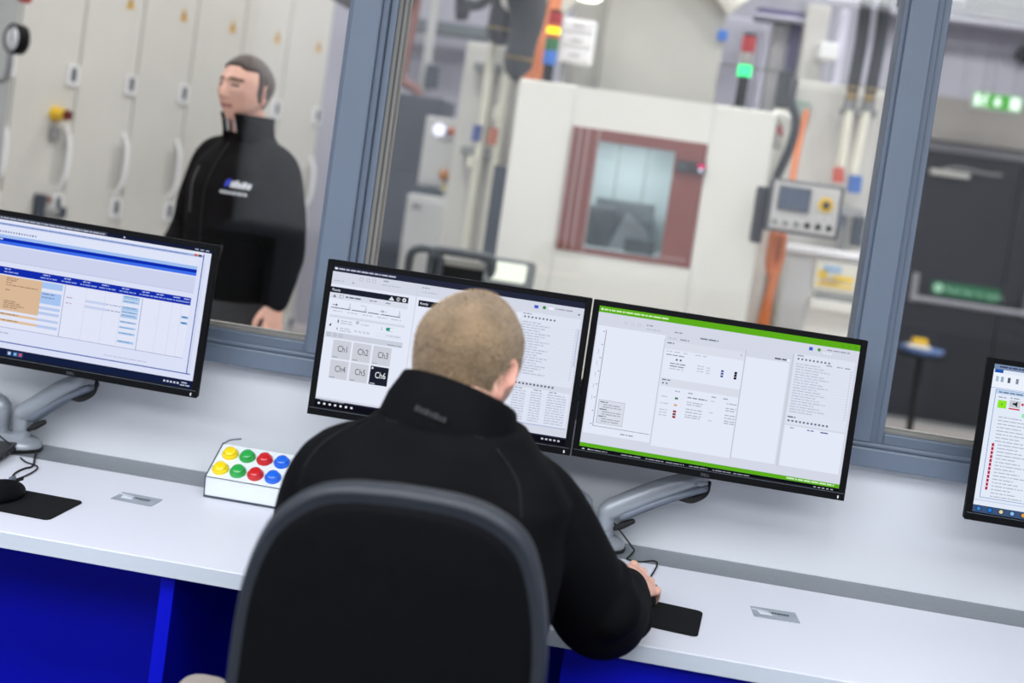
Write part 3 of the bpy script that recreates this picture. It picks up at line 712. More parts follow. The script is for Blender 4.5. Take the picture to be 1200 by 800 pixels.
# ================================================================== office chair
CH = thing('office_chair', (-.235, -1.0, 0), 'black office chair with rounded back and beige armrests', 'chair')
out = [(-.427, .70), (-.430, .83), (-.423, .948), (-.403, 1.022), (-.377, 1.063), (-.339, 1.094), (-.301, 1.107), (-.262, 1.112), (-.225, 1.1145), (-.162, 1.113), (-.119, 1.103), (-.083, 1.082), (-.060, 1.049), (-.041, .986), (-.030, .904), (-.030, .80), (-.034, .70), (-.055, .62), (-.10, .585), (-.235, .575), (-.36, .585), (-.405, .62)]
def ring_path(sc_, y, off=0):
    cx, cz = -.229, .86
    pts = [Vector((cx+(x-cx)*sc_, 0, cz+(z-cz)*sc_)) for x, z in out]; n = len(pts); o = []
    for i in range(n):
        p0, p1, p2, p3 = pts[i-1], pts[i], pts[(i+1) % n], pts[(i+2) % n]
        for k in range(4):
            t = k/4; t2 = t*t; t3 = t2*t
            o.append(.5*((2*p1)+(p2-p0)*t+(2*p0-5*p1+4*p2-p3)*t2+(3*p1-p0-3*p2+p3)*t3))
    res = []
    for p in o:
        lean = -(p.z-.86)*.10
        curve = .55*(p.x-cx)**2
        res.append(Vector((p.x, y+lean+curve, p.z)))
    return res
def shell(rings, m, mb):
    vs = []; fs = []; n = len(rings[0])
    for r in rings: vs += r
    for k in range(len(rings)-1):
        for i in range(n): fs.append([k*n+i, k*n+(i+1) % n, (k+1)*n+(i+1) % n, (k+1)*n+i])
    fs.append(list(range(n))[::-1]); fs.append([(len(rings)-1)*n+i for i in range(n)])
    return mb.add(vs, fs, m, True)
RIM = mat('charcoal_chair_rim', (38, 42, 50), .5, var=.06, scale=40)
BACKF = mat('black_chair_back', (9, 10, 13), .75, var=.15, scale=50, spec=.08)
FAB = mat('black_chair_fabric', (16, 17, 20), .95, var=.15, scale=150, bump=.15, bscale=700)
YB = -1.19
shell([ring_path(.90, YB-.004), ring_path(.925, YB-.009), ring_path(.94, YB-.006), ring_path(.955, YB-.012), ring_path(.985, YB-.006), ring_path(1.0, YB+.008), ring_path(.99, YB+.022), ring_path(.96, YB+.03)], RIM, MB()).build('rim', CH, label='charcoal rim of the backrest')
shell([ring_path(.2, YB-.012), ring_path(.6, YB-.012), ring_path(.86, YB-.010), ring_path(.905, YB-.008), ring_path(.92, YB-.002)], BACKF, MB()).build('backrest', CH, label='black back shell')
shell([ring_path(.95, YB+.02), ring_path(.96, YB+.035), ring_path(.93, YB+.05), ring_path(.8, YB+.058), ring_path(.3, YB+.06)], FAB, MB()).build('back_cushion', CH)
Mc = Matrix.Translation((-.235, -.93, .43))
MB().prism(rrect(.48, .46, .09, 8), .075, FAB, Mc, .025).build('seat', CH)
MB().prism(rrect(.40, .38, .07, 8), .03, BLACK, Matrix.Translation((-.235, -.93, .40)), .006).build('seat_pan', CH)
MB().tube([(-.235, -1.02, .415), (-.235, -1.18, .42), (-.235, -1.222, .50), (-.235, -1.213, .66), (-.235, -1.205, .72)], .022, BLACK, 12).build('back_support', CH)
MB().cyl((-.235, -.95, .12), (-.235, -.95, .28), .028, BLACK).cyl((-.235, -.95, .27), (-.235, -.95, .405), .018, STEEL).build('gas_column', CH)
ARM = mat('beige_armrest', (158, 148, 140), .6, var=.05)
for s in (-1, 1):
    x = -.235+s*.31
    a = MB().prism(rrect(.075, .20, .03, 8), .03, ARM, Matrix.Translation((x, -.95, .645)), .01).build('armrest', CH, label='beige armrest pad')
    MB().tube([(x, -.95, .648), (x, -.95, .55), (x-s*.02, -.95, .44), (x-s*.10, -.95, .405)], .016, BLACK, 10).build('armrest_post', a)
hub = MB().cyl((-.235, -.95, .075), (-.235, -.95, .135), .04, BLACK).build('base_hub', CH)
for k in range(5):
    a = R(18+72*k); d = Vector((math.cos(a), math.sin(a), 0)); c0 = Vector((-.235, -.95, .105))
    l = MB().tube([c0+d*.03, c0+d*.16, c0+d*.30+Vector((0, 0, -.02))], [.022, .018, .014], BLACK, 10).build('leg', CH)
    e = c0+d*.30; sd_ = Vector((-d.y, d.x, 0))
    MB().cyl((e.x-sd_.x*.022, e.y-sd_.y*.022, .03), (e.x-sd_.x*.006, e.y-sd_.y*.006, .03), .03, BLACK).cyl((e.x+sd_.x*.006, e.y+sd_.y*.006, .03), (e.x+sd_.x*.022, e.y+sd_.y*.022, .03), .03, BLACK).cyl((e.x, e.y, .03), (e.x, e.y, .09), .008, STEEL).build('castor', l)

# ================================================================== people
def ga(x): return math.exp(-x*x)
def head_point(d, hair=0.0):
    """head surface for a direction d; Y is the face, Z up, origin mid-head"""
    x, y, z = d
    ax, ay, az = .0765, .0975, .117
    p = Vector((x*ax, y*ay, z*az))
    t = max(0, -z)
    if z < 0:
        p.x *= 1-.30*t*t
        if y < 0: p.y *= 1-.42*min(1, t*1.15)
        else: p.y *= 1+.02*t
    if z > 0: p.x *= 1+.085*(1-z)*z*4*(.6 if y > 0 else 1); p.y *= 1+(.05*(1-z)*z*4 if y < 0 else 0); p.z *= 1-.02*z
    if z > .1 and y > .3: p.y -= .006*(z)*y
    if y < -.2: p.y -= .006*ga((z-.25)/.4)
    if y > .15:
        X, Z = p.x, p.z; f = min(1, (y-.15)/.25); dy = 0
        nose = 0
        if -.040 < Z < .022: 
            q = (.022-Z)/.055
            nose = .025*min(1, q)**1.1*ga(X/(.0085+.006*max(0, min(1, q))))
            if Z < -.033: nose *= max(0, 1-(-.033-Z)/.007)
        dy += nose
        dy += .0055*ga((Z-.030)/.011)*ga(X/.050)
        dy -= .0105*ga((abs(X)-.031)/.015)*ga((Z-.010)/.012)
        dy += .005*ga((abs(X)-.031)/.010)*ga((Z-.009)/.008)
        dy += .0065*ga(X/.022)*ga((Z+.060)/.012) - .0045*ga(X/.024)*ga((Z+.0605)/.0025)
        dy -= .003*ga(X/.03)*ga((Z+.078)/.007)
        dy += .009*ga(X/.024)*ga((Z+.098)/.015)
        dy += .004*ga((abs(X)-.050)/.018)*ga((Z+.012)/.018)
        p.y += dy*f
        p.x *= 1-.04*f*ga((Z+.05)/.03)
    return p
def sphere_dirs(nu, nv):
    ds = []; fs = []
    for j in range(nv+1):
        th = PI*j/nv
        for i in range(nu):
            a = 2*PI*i/nu; ds.append((math.sin(th)*math.cos(a), math.sin(th)*math.sin(a), math.cos(th)))
    for j in range(nv):
        for i in range(nu):
            fs.append([j*nu+i, (j+1)*nu+i, (j+1)*nu+(i+1) % nu, j*nu+(i+1) % nu])
    return ds, fs
def head_mesh():
    ds, fs = sphere_dirs(96, 72)
    out_v = [head_point(d) for d in ds]; F = []
    nu, nv = 96, 72
    # weld the poles
    bm = bmesh.new(); vv = [bm.verts.new(v) for v in out_v]
    for f in fs:
        try: bm.faces.new([vv[i] for i in f])
        except ValueError: pass
    bmesh.ops.remove_doubles(bm, verts=bm.verts[:], dist=1e-5)
    bmesh.ops.recalc_face_normals(bm, faces=bm.faces[:])
    bm.verts.index_update(); r = ([v.co.copy() for v in bm.verts], [[v.index for v in f.verts] for f in bm.faces]); bm.free(); return r
def ear_geo(s):
    parts = []
    M = Matrix.Translation((s*.0775, -.008, -.008)) @ Matrix.Rotation(s*R(-28), 4, 'Z') @ Matrix.Rotation(R(-8), 4, 'X')
    pts = []
    for k in range(13):
        a = R(-100+k*285/12)
        pts.append(M @ Vector((0.004*s, -math.cos(a)*.0155-.003, math.sin(a)*.029*(1.05 if math.sin(a) > 0 else .95))))
    pp, rr = smooth_path(pts, [.0042]*13, 3); parts.append(tube_geo(pp, rr, 10))
    vs, fs = [], []
    ds, f2 = sphere_dirs(20, 12)
    parts.append(([M @ Vector((d[0]*.0045, d[1]*.0155-.002, d[2]*.027)) for d in ds], f2))
    parts.append(([M @ Vector((d[0]*.0055, d[1]*.007-.003+.004, d[2]*.010-.027)) for d in ds], f2))
    return parts
def hair_mesh(mask, thick, m):
    """mask(point, dir) 0..1 -> shell standing off the scalp"""
    nu, nv = 128, 96
    ds, fs = sphere_dirs(nu, nv)
    pts = [head_point(d) for d in ds]; mk = [mask(p, d) for p, d in zip(pts, ds)]
    q = random.Random(5)
    vs = []
    for p, d, k in zip(pts, ds, mk):
        n = Vector((d[0]/.0765, d[1]/.0975, d[2]/.117)).normalized()
        j = q.uniform(-.0006, .0006) if 0.2 < k else 0
        vs.append(p + n*(-.002+(thick*(.4+.6*sstep(-.02, .05, p.z))+.002)*k + j))
    keep = [f for f in fs if max(mk[i] for i in f) > .02]
    mb = MB(); mb.add(vs, keep, m, True); return mb
def hand_geo(grip, s):
    """right hand for s=1 (thumb towards -X), wrist at the origin, fingers along +Y, palm down"""
    g = []
    def T(pts, rr, n=12, ref=None):
        pp, r2 = smooth_path([Vector(p) for p in pts], rr, 4); g.append(tube_geo(pp, r2, n, ref))
    up = Vector((0, 0, 1))
    T([(0, -.04, 0), (0, .0, 0), (0, .03, .004), (0, .055, .006), (0, .074, .004)], [(.027, .021), (.029, .019), (.036, .016), (.039, .0145), (.036, .012)], 16, up)
    spec = ((-.030, .090, .064, .0094, -.12), (-.0100, .096, .070, .0096, -.02), (.0125, .092, .065, .0093, .11), (.0335, .083, .053, .0086, .27))
    for x, y, L, r, spl in spec:
        x *= 1; a = 0; p = Vector((x*.85, y-.025, .003)); pts = [p.copy()]; p = Vector((x, y, .004)); pts.append(p.copy()); 
        ang = -grip*.35
        for seg, k in ((.45, .9), (.30, 1.25), (.25, 1.0)):
            ang -= grip*k*.55
            p = p+Vector((math.sin(spl)*math.cos(ang), math.cos(spl)*math.cos(ang), math.sin(ang)))*L*seg; pts.append(p.copy())
        T(pts, [r*1.05, r*1.05, r, r*.93, r*.82], 12)
        kd, kf = sphere_dirs(14, 9); g.append(([Vector((x+d[0]*.0098, y-.004+d[1]*.012, .0085+d[2]*.0085)) for d in kd], kf))
    T([(-.018, .018, -.002), (-.040, .042, -.006), (-.052, .068, -.010-.004*grip), (-.054+.012*grip, .094, -.014-.008*grip)], [.0135, .0115, .0098, .0084], 12)
    if s < 0: g = [([Vector((-v.x, v.y, v.z)) for v in vs], [f[::-1] for f in fs]) for vs, fs in g]
    return g
def frame_from(y, z):
    y = Vector(y).normalized(); z = Vector(z); z = (z-y*z.dot(y)).normalized(); x = y.cross(z)
    return Matrix((x, y, z)).transposed()
def union(geos, voxel, smooth=3, name='tmp'):
    me = bpy.data.meshes.new(name); V = []; F = []
    for vs, fs in geos:
        bm = bmesh.new(); vv = [bm.verts.new(v) for v in vs]
        for f in fs:
            try: bm.faces.new([vv[i] for i in f])
            except ValueError: pass
        bmesh.ops.remove_doubles(bm, verts=bm.verts[:], dist=1e-6); bmesh.ops.recalc_face_normals(bm, faces=bm.faces[:])
        bm.verts.index_update(); o = len(V); V += [tuple(v.co) for v in bm.verts]; F += [[o+v.index for v in f.verts] for f in bm.faces]; bm.free()
    me.from_pydata(V, [], F); me.update()
    o = bpy.data.objects.new(name, me); COL.objects.link(o)
    m = o.modifiers.new('r', 'REMESH'); m.mode = 'VOXEL'; m.voxel_size = voxel
    if smooth:
        k = o.modifiers.new('s', 'SMOOTH'); k.factor = .5; k.iterations = smooth
    dg = bpy.context.evaluated_depsgraph_get(); r = bpy.data.meshes.new_from_object(o.evaluated_get(dg))
    g = ([v.co.copy() for v in r.vertices], [list(p.vertices) for p in r.polygons])
    bpy.data.objects.remove(o); bpy.data.meshes.remove(me); bpy.data.meshes.remove(r); return g
def limb(pts, rr, n=20, ref=None, sub=6):
    pp, r2 = smooth_path([Vector(p) for p in pts], rr, sub); return tube_geo(pp, r2, n, ref)
SKIN = mat('skin', (222, 172, 152), .5, var=.06, scale=18)
SKIN_EAR = mat('skin_ruddy', (216, 158, 140), .5, var=.05, scale=30)
LIPS = mat('lips', (176, 112, 102), .45, var=.04)
BROW = mat('brow_hair', (124, 94, 80), .8, var=.1)
EYEW = mat('eye', (92, 74, 68), .3, var=.2)
JACKET = mat('black_softshell', (14, 14, 16), .8, var=.2, scale=14, bump=.22, bscale=60, spec=.06)
JACKET2 = mat('charcoal_softshell', (13, 13, 14), .85, var=.12, scale=14, bump=.25, bscale=30, spec=.08)
TROU = mat('dark_grey_trousers', (52, 52, 54), .9, var=.12, scale=30)
NAVYT = mat('black_trousers', (22, 23, 28), .9, var=.12, scale=30)

def build_person(label, group, head_M, geos_body, hands):
    H = head_M
    hv, hf = head_mesh(); g = [([H @ v for v in hv], hf)]
    for s in (-1, 1): g += [([H @ v for v in vs], fs) for vs, fs in ear_geo(s)]
    g += geos_body
    for Mh, geo in hands: g += [([Mh @ v for v in vs], fs) for vs, fs in geo]
    vs, fs = union(g, .0035, 3)
    Hi = H.inverted(); mb = MB(); ms = [mb.mi(m) for m in (SKIN, SKIN_EAR, LIPS, BROW, EYEW)]
    mb.v = [Vector(v) for v in vs]; mb.f = fs
    for f in fs:
        c = Hi @ ((vs[f[0]]+vs[f[2]])/2); k = 0
        if c.length < .16:
            ax = abs(c.x)
            if ax > .0765 and -.045 < c.z < .035: k = 1
            elif c.y > .055:
                if ax < .024 and -.067 < c.z < -.053: k = 2
                elif .012 < ax < .052 and .0215+.05*(ax-.03)*-.5 < c.z < .0325: k = 3
                elif .0195 < ax < .043 and .0035 < c.z < .0135: k = 4
        mb.m.append(k); mb.sm.append(True)
    o = mb.build('person'); tag(o, label, 'person', group); return o
def cloth(geos, m, name, parent, voxel=.007, smooth=6, label=None):
    vs, fs = union(geos, voxel, smooth); mb = MB(); mb.add(vs, fs, m, True); return mb.build(name, parent, label=label)
def rings_geo(rings, n=40):
    """loft through (centre, rx, ry, right, fwd) with a squarish section, closed"""
    vs = []; fs = []
    for c, rx, ry, ex, ey in rings:
        c = Vector(c)
        for k in range(n):
            a = 2*PI*k/n; ca, sa = math.cos(a), math.sin(a); q = .8
            vs.append(c+Vector(ex)*(math.copysign(abs(ca)**q, ca)*rx)+Vector(ey)*(math.copysign(abs(sa)**q, sa)*ry))
    for r in range(len(rings)-1):
        for k in range(n): fs.append([r*n+k, r*n+(k+1) % n, (r+1)*n+(k+1) % n, (r+1)*n+k])
    fs.append(list(range(n))[::-1]); fs.append([(len(rings)-1)*n+k for k in range(n)])
    return vs, fs
def band(rings_out, thick, n=56, gap=30):
    """open collar: list of (centre, rx, ry, ex, ey) from bottom to top, given a wall thickness and a gap at the front"""
    vs = []; fs = []; L = len(rings_out); span = R(360-gap)
    for side in (0, 1):
        for c, rx, ry, ex, ey in (rings_out if side == 0 else rings_out[::-1]):
            for k in range(n):
                a = R(90)+R(gap/2)+span*k/(n-1)
                d = -thick if side else 0
                vs.append(Vector(c)+Vector(ex)*math.cos(a)*(rx+d)+Vector(ey)*math.sin(a)*(ry+d))
    tot = 2*L
    for r in range(tot):
        r2 = (r+1) % tot
        for k in range(n-1): fs.append([r*n+k, r*n+k+1, r2*n+k+1, r2*n+k])
    fs.append([r*n for r in range(tot)][::-1]); fs.append([r*n+n-1 for r in range(tot)])
    return vs, fs

# ---------------------------------------------------------------- seated man
def sstep(a, b, x):
    t = max(0, min(1, (x-a)/(b-a))); return t*t*(3-2*t)
hy = R(-21)       # turned to his right
headM = Matrix.Translation((-.222, -.842, 1.208)) @ Matrix.Rotation(hy, 4, 'Z') @ Matrix.Rotation(R(-20), 4, 'X') @ Matrix.Rotation(R(2), 4, 'Y') @ Matrix.Scale(.955, 4)
X, Y, Zv = Vector((1, 0, 0)), Vector((0, 1, 0)), Vector((0, 0, 1))
shL, shR = Vector((-.375, -.90, .985)), Vector((-.090, -.865, 1.005))
elR, wrR = Vector((.030, -.715, .812)), Vector((.072, -.460, .779))
elL, wrL = Vector((-.46, -.70, .80)), Vector((-.40, -.485, .772))
body = [limb([(-.218, -.93, 1.04), (-.219, -.905, 1.11), (-.221, -.875, 1.165), (-.222, -.85, 1.2)], [.062, .056, .055, .05]),
        rings_geo([((-.235, -.96, .50), .14, .10, X, Y), ((-.235, -.97, .62), .125, .09, X, Y), ((-.235, -.965, .80), .135, .09, X, Y), ((-.23, -.94, .95), .14, .085, X, Y), ((-.225, -.925, 1.03), .09, .06, X, Y)], 24),
        limb([shL+Vector((.03, 0, -.02)), elL, wrL+(wrL-elL)*.1], [.05, .038, .027]), limb([shR+Vector((-.03, 0, -.02)), elR, wrR+(wrR-elR)*.1], [.05, .038, .027]),
        limb([(-.33, -.93, .53), (-.36, -.50, .54), (-.36, -.47, .30), (-.36, -.48, .10)], [.075, .055, .05, .035]), limb([(-.14, -.93, .53), (-.13, -.60, .54), (-.13, -.57, .30), (-.13, -.58, .10)], [.075, .055, .05, .035])]
hdR = (Vector((.130, -.304, .767))-wrR).normalized()
HR = Matrix.Translation(wrR+hdR*.012+Vector((0, 0, .004))) @ frame_from(hdR, (0.62, -.1, 1)).to_4x4()
hdL = Vector((.25, .97, -.03)).normalized()
HL = Matrix.Translation(wrL+hdL*.012) @ frame_from(hdL, (0, 0, 1)).to_4x4()
man = build_person('person in a black jacket seated with his back to us, cropped fair hair', None, headM, body, ((HR, hand_geo(.84, 1)), (HL, hand_geo(.25, -1))))
def buzz(p, d):
    x, y, z = p.x, p.y, p.z
    front = sstep(.052, .066, z) if y > .03 else 1
    side = sstep(-.055, -.030, z + (.052 if y < -.03 else .02*sstep(.0, -.03, y)) + (-.05*sstep(-.02, .02, y) if abs(x) > .05 else 0))
    return min(front if y > .03 else 1, side, sstep(.085, .055, y) if z < .06 else 1)
HAIR_F = mat('cropped_fair_hair', (132, 110, 84), .85, var=.28, scale=26, bump=.7, bscale=420, sheen=.3)
hm = hair_mesh(buzz, .0032, HAIR_F)
q = random.Random(11); HF = [mat('fair_strand', (158, 134, 104), .7, var=0, sheen=.2), mat('light_strand', (186, 162, 130), .7, var=0, sheen=.2), mat('dark_strand', (100, 80, 58), .75, var=0)]
n_ = 0
while n_ < 22000:
    d = Vector((q.gauss(0, 1), q.gauss(0, 1), q.gauss(0, 1))).normalized(); p = head_point(d); k = buzz(p, d)
    if q.random() > k: continue
    n_ += 1
    nn = Vector((d.x/.0765, d.y/.0975, d.z/.117)).normalized()
    flow = Vector((d.x*.6, .15-d.y*.5, -1.0)) if d.y < .3 else Vector((0, 1, .2))
    dr = (nn+(flow-nn*flow.dot(nn))*.55+Vector((q.gauss(0, .22), q.gauss(0, .22), q.gauss(0, .22)))).normalized()
    base = p+nn*.002; Lh = q.uniform(.004, .0075)*(.6+.4*sstep(-.06, .05, p.z)); w = nn.cross(dr)
    w = (w.normalized() if w.length > .01 else nn.orthogonal().normalized())*.00028
    w2 = dr.cross(w).normalized()*.00028
    pd = .26+.20*sstep(.02, -.06, d.y)*sstep(.75, .2, d.z)
    m_ = HF[2] if q.random() < pd else (HF[1] if q.random() < .30+.4*sstep(.3, .9, d.z) else HF[0])
    hm.add([base+w, base-w, base+w2, base+dr*Lh], [[0, 1, 3], [1, 2, 3], [2, 0, 3]], m_)
hm.v = [headM @ v for v in hm.v]; hm.build('hair', man)
shL.z = 1.022; shL.x = -.378; shR.z = 1.012
jr = [((-.235, -.965, .55), .185, .135, X, Y), ((-.235, -.975, .66), .175, .128, X, Y), ((-.235, -.972, .78), .185, .130, X, Y), ((-.234, -.96, .88), .196, .132, X, Y),
      ((-.232, -.942, .95), .200, .130, X, Y), ((-.230, -.928, 1.00), .192, .122, X, Y), ((-.229, -.922, 1.045), .196, .118, X, Y), ((-.228, -.918, 1.08), .168, .112, X, Y), ((-.226, -.910, 1.11), .132, .106, X, Y), ((-.224, -.900, 1.135), .110, .100, X, Y)]
jg = [rings_geo(jr)]; hdR0 = hdR
jg.append(limb([(-.30, -.922, 1.058), shL, (-.425, -.83, .90), elL, (elL+wrL)/2, wrL], [.070, .074, .066, .060, .052, .044]))
jg.append(limb([(-.16, -.90, 1.062), shR, (-.022, -.80, .915), (.018, -.735, .835), elR+Vector((.012, .03, -.004)), (elR+wrR)/2+Vector((.008, 0, .0)), wrR+hdR0*.008], [.066, .076, .071, .068, .066, .060, .043]))
# folds of the bent sleeve
for (p, r_) in (((.045, -.64, .800), .058), ((.062, -.59, .797), .054), ((.024, -.76, .868), .066)):
    jg.append(limb([Vector(p)+Vector((-.03, .01, .01)), Vector(p), Vector(p)+Vector((.02, -.015, -.01))], [r_*.8, r_, r_*.78]))
jk = cloth(jg, JACKET, 'jacket', man, .006, 5)
cen = [((-.222, -.893, 1.075), .118, .092, X, Y), ((-.223, -.895, 1.105), .115, .103, X, Y), ((-.225, -.890, 1.138), .101, .102, X, Y), ((-.222, -.883, 1.161), .092, .099, X, Y), ((-.221, -.880, 1.170), .089, .097, X, Y)]
tl = Vector((1, 0, -.19)).normalized()
cen = [(c, a, b, tl if k > 0 else X, (Y+Vector((0, 0, -.40 if k > 1 else 0))).normalized()) for k, (c, a, b, x_, y_) in enumerate(cen)]
vs, fs = band(cen, .006); col = MB().add(vs, fs, JACKET, True).build('collar', jk)
lg = MB(); gm = mat('dark_grey_thread', (31, 33, 37), .8, var=.1)
from mathutils.bvhtree import BVHTree
_ct = BVHTree.FromPolygons([mw(col) @ v.co for v in col.data.vertices], [list(p.vertices) for p in col.data.polygons])
_h = _ct.ray_cast(Vector((-.238, -1.3, 1.152)), Vector((0, 1, 0))); _hx = _ct.ray_cast(Vector((-.268, -1.3, 1.157)), Vector((0, 1, 0)))
_ux = (_h[0]-_hx[0]).normalized()
Ml_ = facing(_hx[0]-Vector((0, .0015, 0)), _ux, _h[1].cross(_ux)) 
x = 0
for w, h in ((.008, .011), (.007, .010), (.009, .011), (.006, .009), (.008, .011), (.007, .008), (.006, .010)):
    lg.bx(x, x+w-.0015, 0, h*.75, -.001, .0015, gm, 0, Ml_); x += w
lg.build('embroidered_mark', col, label='dark grey embroidered mark on the collar')
_bt = BVHTree.FromPolygons([mw(jk) @ v.co for v in jk.data.vertices], [list(p.vertices) for p in jk.data.polygons])
def on_back(px, py):
    h = _bt.ray_cast(CAM, ray(px, py).normalized()); return h[0]
SEW = mat('black_seam', (24, 25, 28), .7, var=.1, spec=.15)
for pts in ([(548, 493), (566, 506), (583, 527), (598, 548), (607, 566), (610, 585), (611, 606)], [(437, 487), (415, 497), (392, 509), (372, 525), (358, 545), (350, 568)], [(452, 492), (480, 497), (510, 501), (545, 508), (566, 514)]):
    pp = [on_back(*p) for p in pts]; pp = [p for p in pp if p is not None]
    if len(pp) > 2: MB().tube(pp, .0016, SEW, 6, 4).build('seam', jk)
tg = [rings_geo([((-.235, -.955, .47), .19, .15, X, Y), ((-.235, -.965, .54), .195, .15, X, Y), ((-.235, -.97, .62), .17, .125, X, Y)]),
      limb([(-.31, -.93, .535), (-.34, -.70, .55), (-.36, -.50, .548), (-.36, -.46, .42), (-.36, -.48, .20), (-.36, -.485, .09)], [.10, .092, .076, .070, .062, .058]),
      limb([(-.155, -.93, .535), (-.14, -.75, .55), (-.13, -.60, .548), (-.13, -.57, .42), (-.13, -.585, .20), (-.13, -.59, .09)], [.10, .092, .076, .070, .062, .058])]
cloth(tg, NAVYT, 'trousers', man, .010, 4)
def shoe(heel, yaw, parent):
    M = Matrix.Translation(Vector(heel)) @ Matrix.Rotation(yaw, 4, 'Z')
    g = [([M @ v for v in vs], fs) for vs, fs in (limb([(0, -.02, .045), (0, .05, .045), (0, .13, .036), (0, .20, .030)], [(.034, .042), (.037, .042), (.044, .033), (.036, .026)], 20, Vector((0, 0, 1))), limb([(0, .0, .05), (0, .005, .10)], [.036, .038], 20))]
    s = cloth(g, SHOE, 'shoe', parent, .006, 3)
    MB().prism([(-.034, -.058), (.034, -.058), (.040, .05), (.047, .13), (.036, .215), (-.036, .215), (-.047, .13), (-.040, .05)], .014, BLACKM, M @ Matrix.Translation((0, 0, .001))).build('sole', s)
shoe((-.36, -.50, 0), R(5), man); shoe((-.13, -.60, 0), R(-5), man)

# ---------------------------------------------------------------- standing man behind the left pane
def rot2(v, a): return Vector((v[0]*math.cos(a)-v[1]*math.sin(a), v[0]*math.sin(a)+v[1]*math.cos(a), v[2] if len(v) > 2 else 0))
B0 = Vector((-1.325, 1.28, 0))
ba = math.atan2(-.83, -.55)-PI/2          # body faces the camera, turned to the left
ex = rot2((1, 0, 0), ba); ey = rot2((0, 1, 0), ba)
def L(x, y, z): return B0+ex*x+ey*y+Vector((0, 0, z))
ha = math.atan2(-.925, -.38)-PI/2
head2 = Matrix.Translation(L(.0, .035, 1.638)) @ Matrix.Rotation(ha, 4, 'Z') @ Matrix.Rotation(R(2), 4, 'X') @ Matrix.Scale(.985, 4)
b2 = [limb([L(0, -.03, 1.42), L(0, -.01, 1.50), L(0, .012, 1.56), L(0, .03, 1.62)], [.070, .060, .056, .054]),
      rings_geo([(L(0, 0, .93), .14, .10, ex, ey), (L(0, 0, 1.10), .125, .09, ex, ey), (L(0, 0, 1.32), .14, .095, ex, ey), (L(0, -.01, 1.42), .10, .07, ex, ey)], 24)]
# his right arm is at -ex? facing ey, right hand side is ex
sR, sL = L(.178, -.01, 1.405), L(-.175, -.01, 1.395)
eR, eL = L(.295, -.02, 1.135), L(-.225, -.04, 1.14)
wR, wL = L(.20, .15, .97), L(-.250, .0, .985)
for a, b_, c_ in ((sR, eR, wR), (sL, eL, wL)): b2.append(limb([a, b_, c_+(c_-b_)*.08], [.05, .040, .028]))
for s in (-1, 1): b2.append(limb([L(s*.09, 0, .92), L(s*.10, .01, .50), L(s*.11, -.01, .10)], [.078, .055, .037]))
dR = (wR-eR).normalized(); dL = Vector((wL-eL)); dL = (dL.normalized()+Vector((0, 0, -.6))).normalized()
h2R = Matrix.Translation(wR+dR*.012) @ frame_from(dR, ex*.6+Vector((0, 0, .6))).to_4x4()
h2L = Matrix.Translation(wL+dL*.012) @ frame_from(dL, -ex).to_4x4()
man2 = build_person('person in a black logo jacket standing behind the left window pane, short dark hair', None, head2, b2, ((h2R, hand_geo(.5, 1)), (h2L, hand_geo(.45, -1))))
def short(p, d):
    x, y, z = p.x, p.y, p.z
    fr = sstep(.070, .082, z+.012*sstep(.02, .045, abs(x))) if y > .02 else 1
    side = sstep(-.045, -.030, z + (.028 if y < -.03 else 0) + (-.040*sstep(.0, .035, y) if abs(x) > .045 else 0))
    tem = sstep(.070, .040, y) if z < .066 and abs(x) > .02 else 1
    return min(fr, side, tem)
HAIR_D = mat('short_dark_brown_hair', (74, 62, 56), .8, var=.3, scale=60, bump=.8, bscale=260, sheen=.2)
hm = hair_mesh(short, .0075, HAIR_D); hm.v = [head2 @ v for v in hm.v]; hm.build('hair', man2)
j2 = [rings_geo([(L(0, .0, .95), .172, .125, ex, ey), (L(0, .0, .99), .178, .128, ex, ey), (L(0, .0, 1.05), .178, .128, ex, ey), (L(0, .005, 1.20), .188, .134, ex, ey), (L(0, .005, 1.32), .198, .134, ex, ey),
                 (L(0, -.005, 1.39), .190, .116, ex, ey), (L(0, -.015, 1.435), .148, .095, ex, ey), (L(0, -.02, 1.475), .095, .078, ex, ey), (L(0, -.015, 1.50), .078, .070, ex, ey)])]
for a, b_, c_, q in ((sR, eR, wR, 1), (sL, eL, wL, -1)):
    j2.append(limb([L(q*.10, -.015, 1.43), a+Vector((0, 0, -.01)), a*.5+b_*.5+ex*q*.012, b_, b_*.5+c_*.5, c_], [.060, .070, .066, .061, .056, .046]))
jk2 = cloth(j2, JACKET2, 'jacket', man2, .007, 5)
c2 = [(L(0, -.012, 1.468), .098, .088, ex, ey), (L(0, -.004, 1.50), .088, .084, ex, ey), (L(0, .004, 1.535), .086, .086, ex, ey), (L(0, .010, 1.560), .088, .090, ex, ey)]
vs, fs = band(c2, .007, gap=46); MB().add(vs, fs, JACKET2, True).build('collar', jk2)
cs = [(L(0, .0, 1.500), .070, .070, ex, ey), (L(0, .010, 1.53), .067, .070, ex, ey), (L(0, .016, 1.552), .066, .071, ex, ey)]
vs, fs = band(cs, .005, gap=36); MB().add(vs, fs, WHITEP, True).build('shirt_collar', man2, label='white shirt collar')
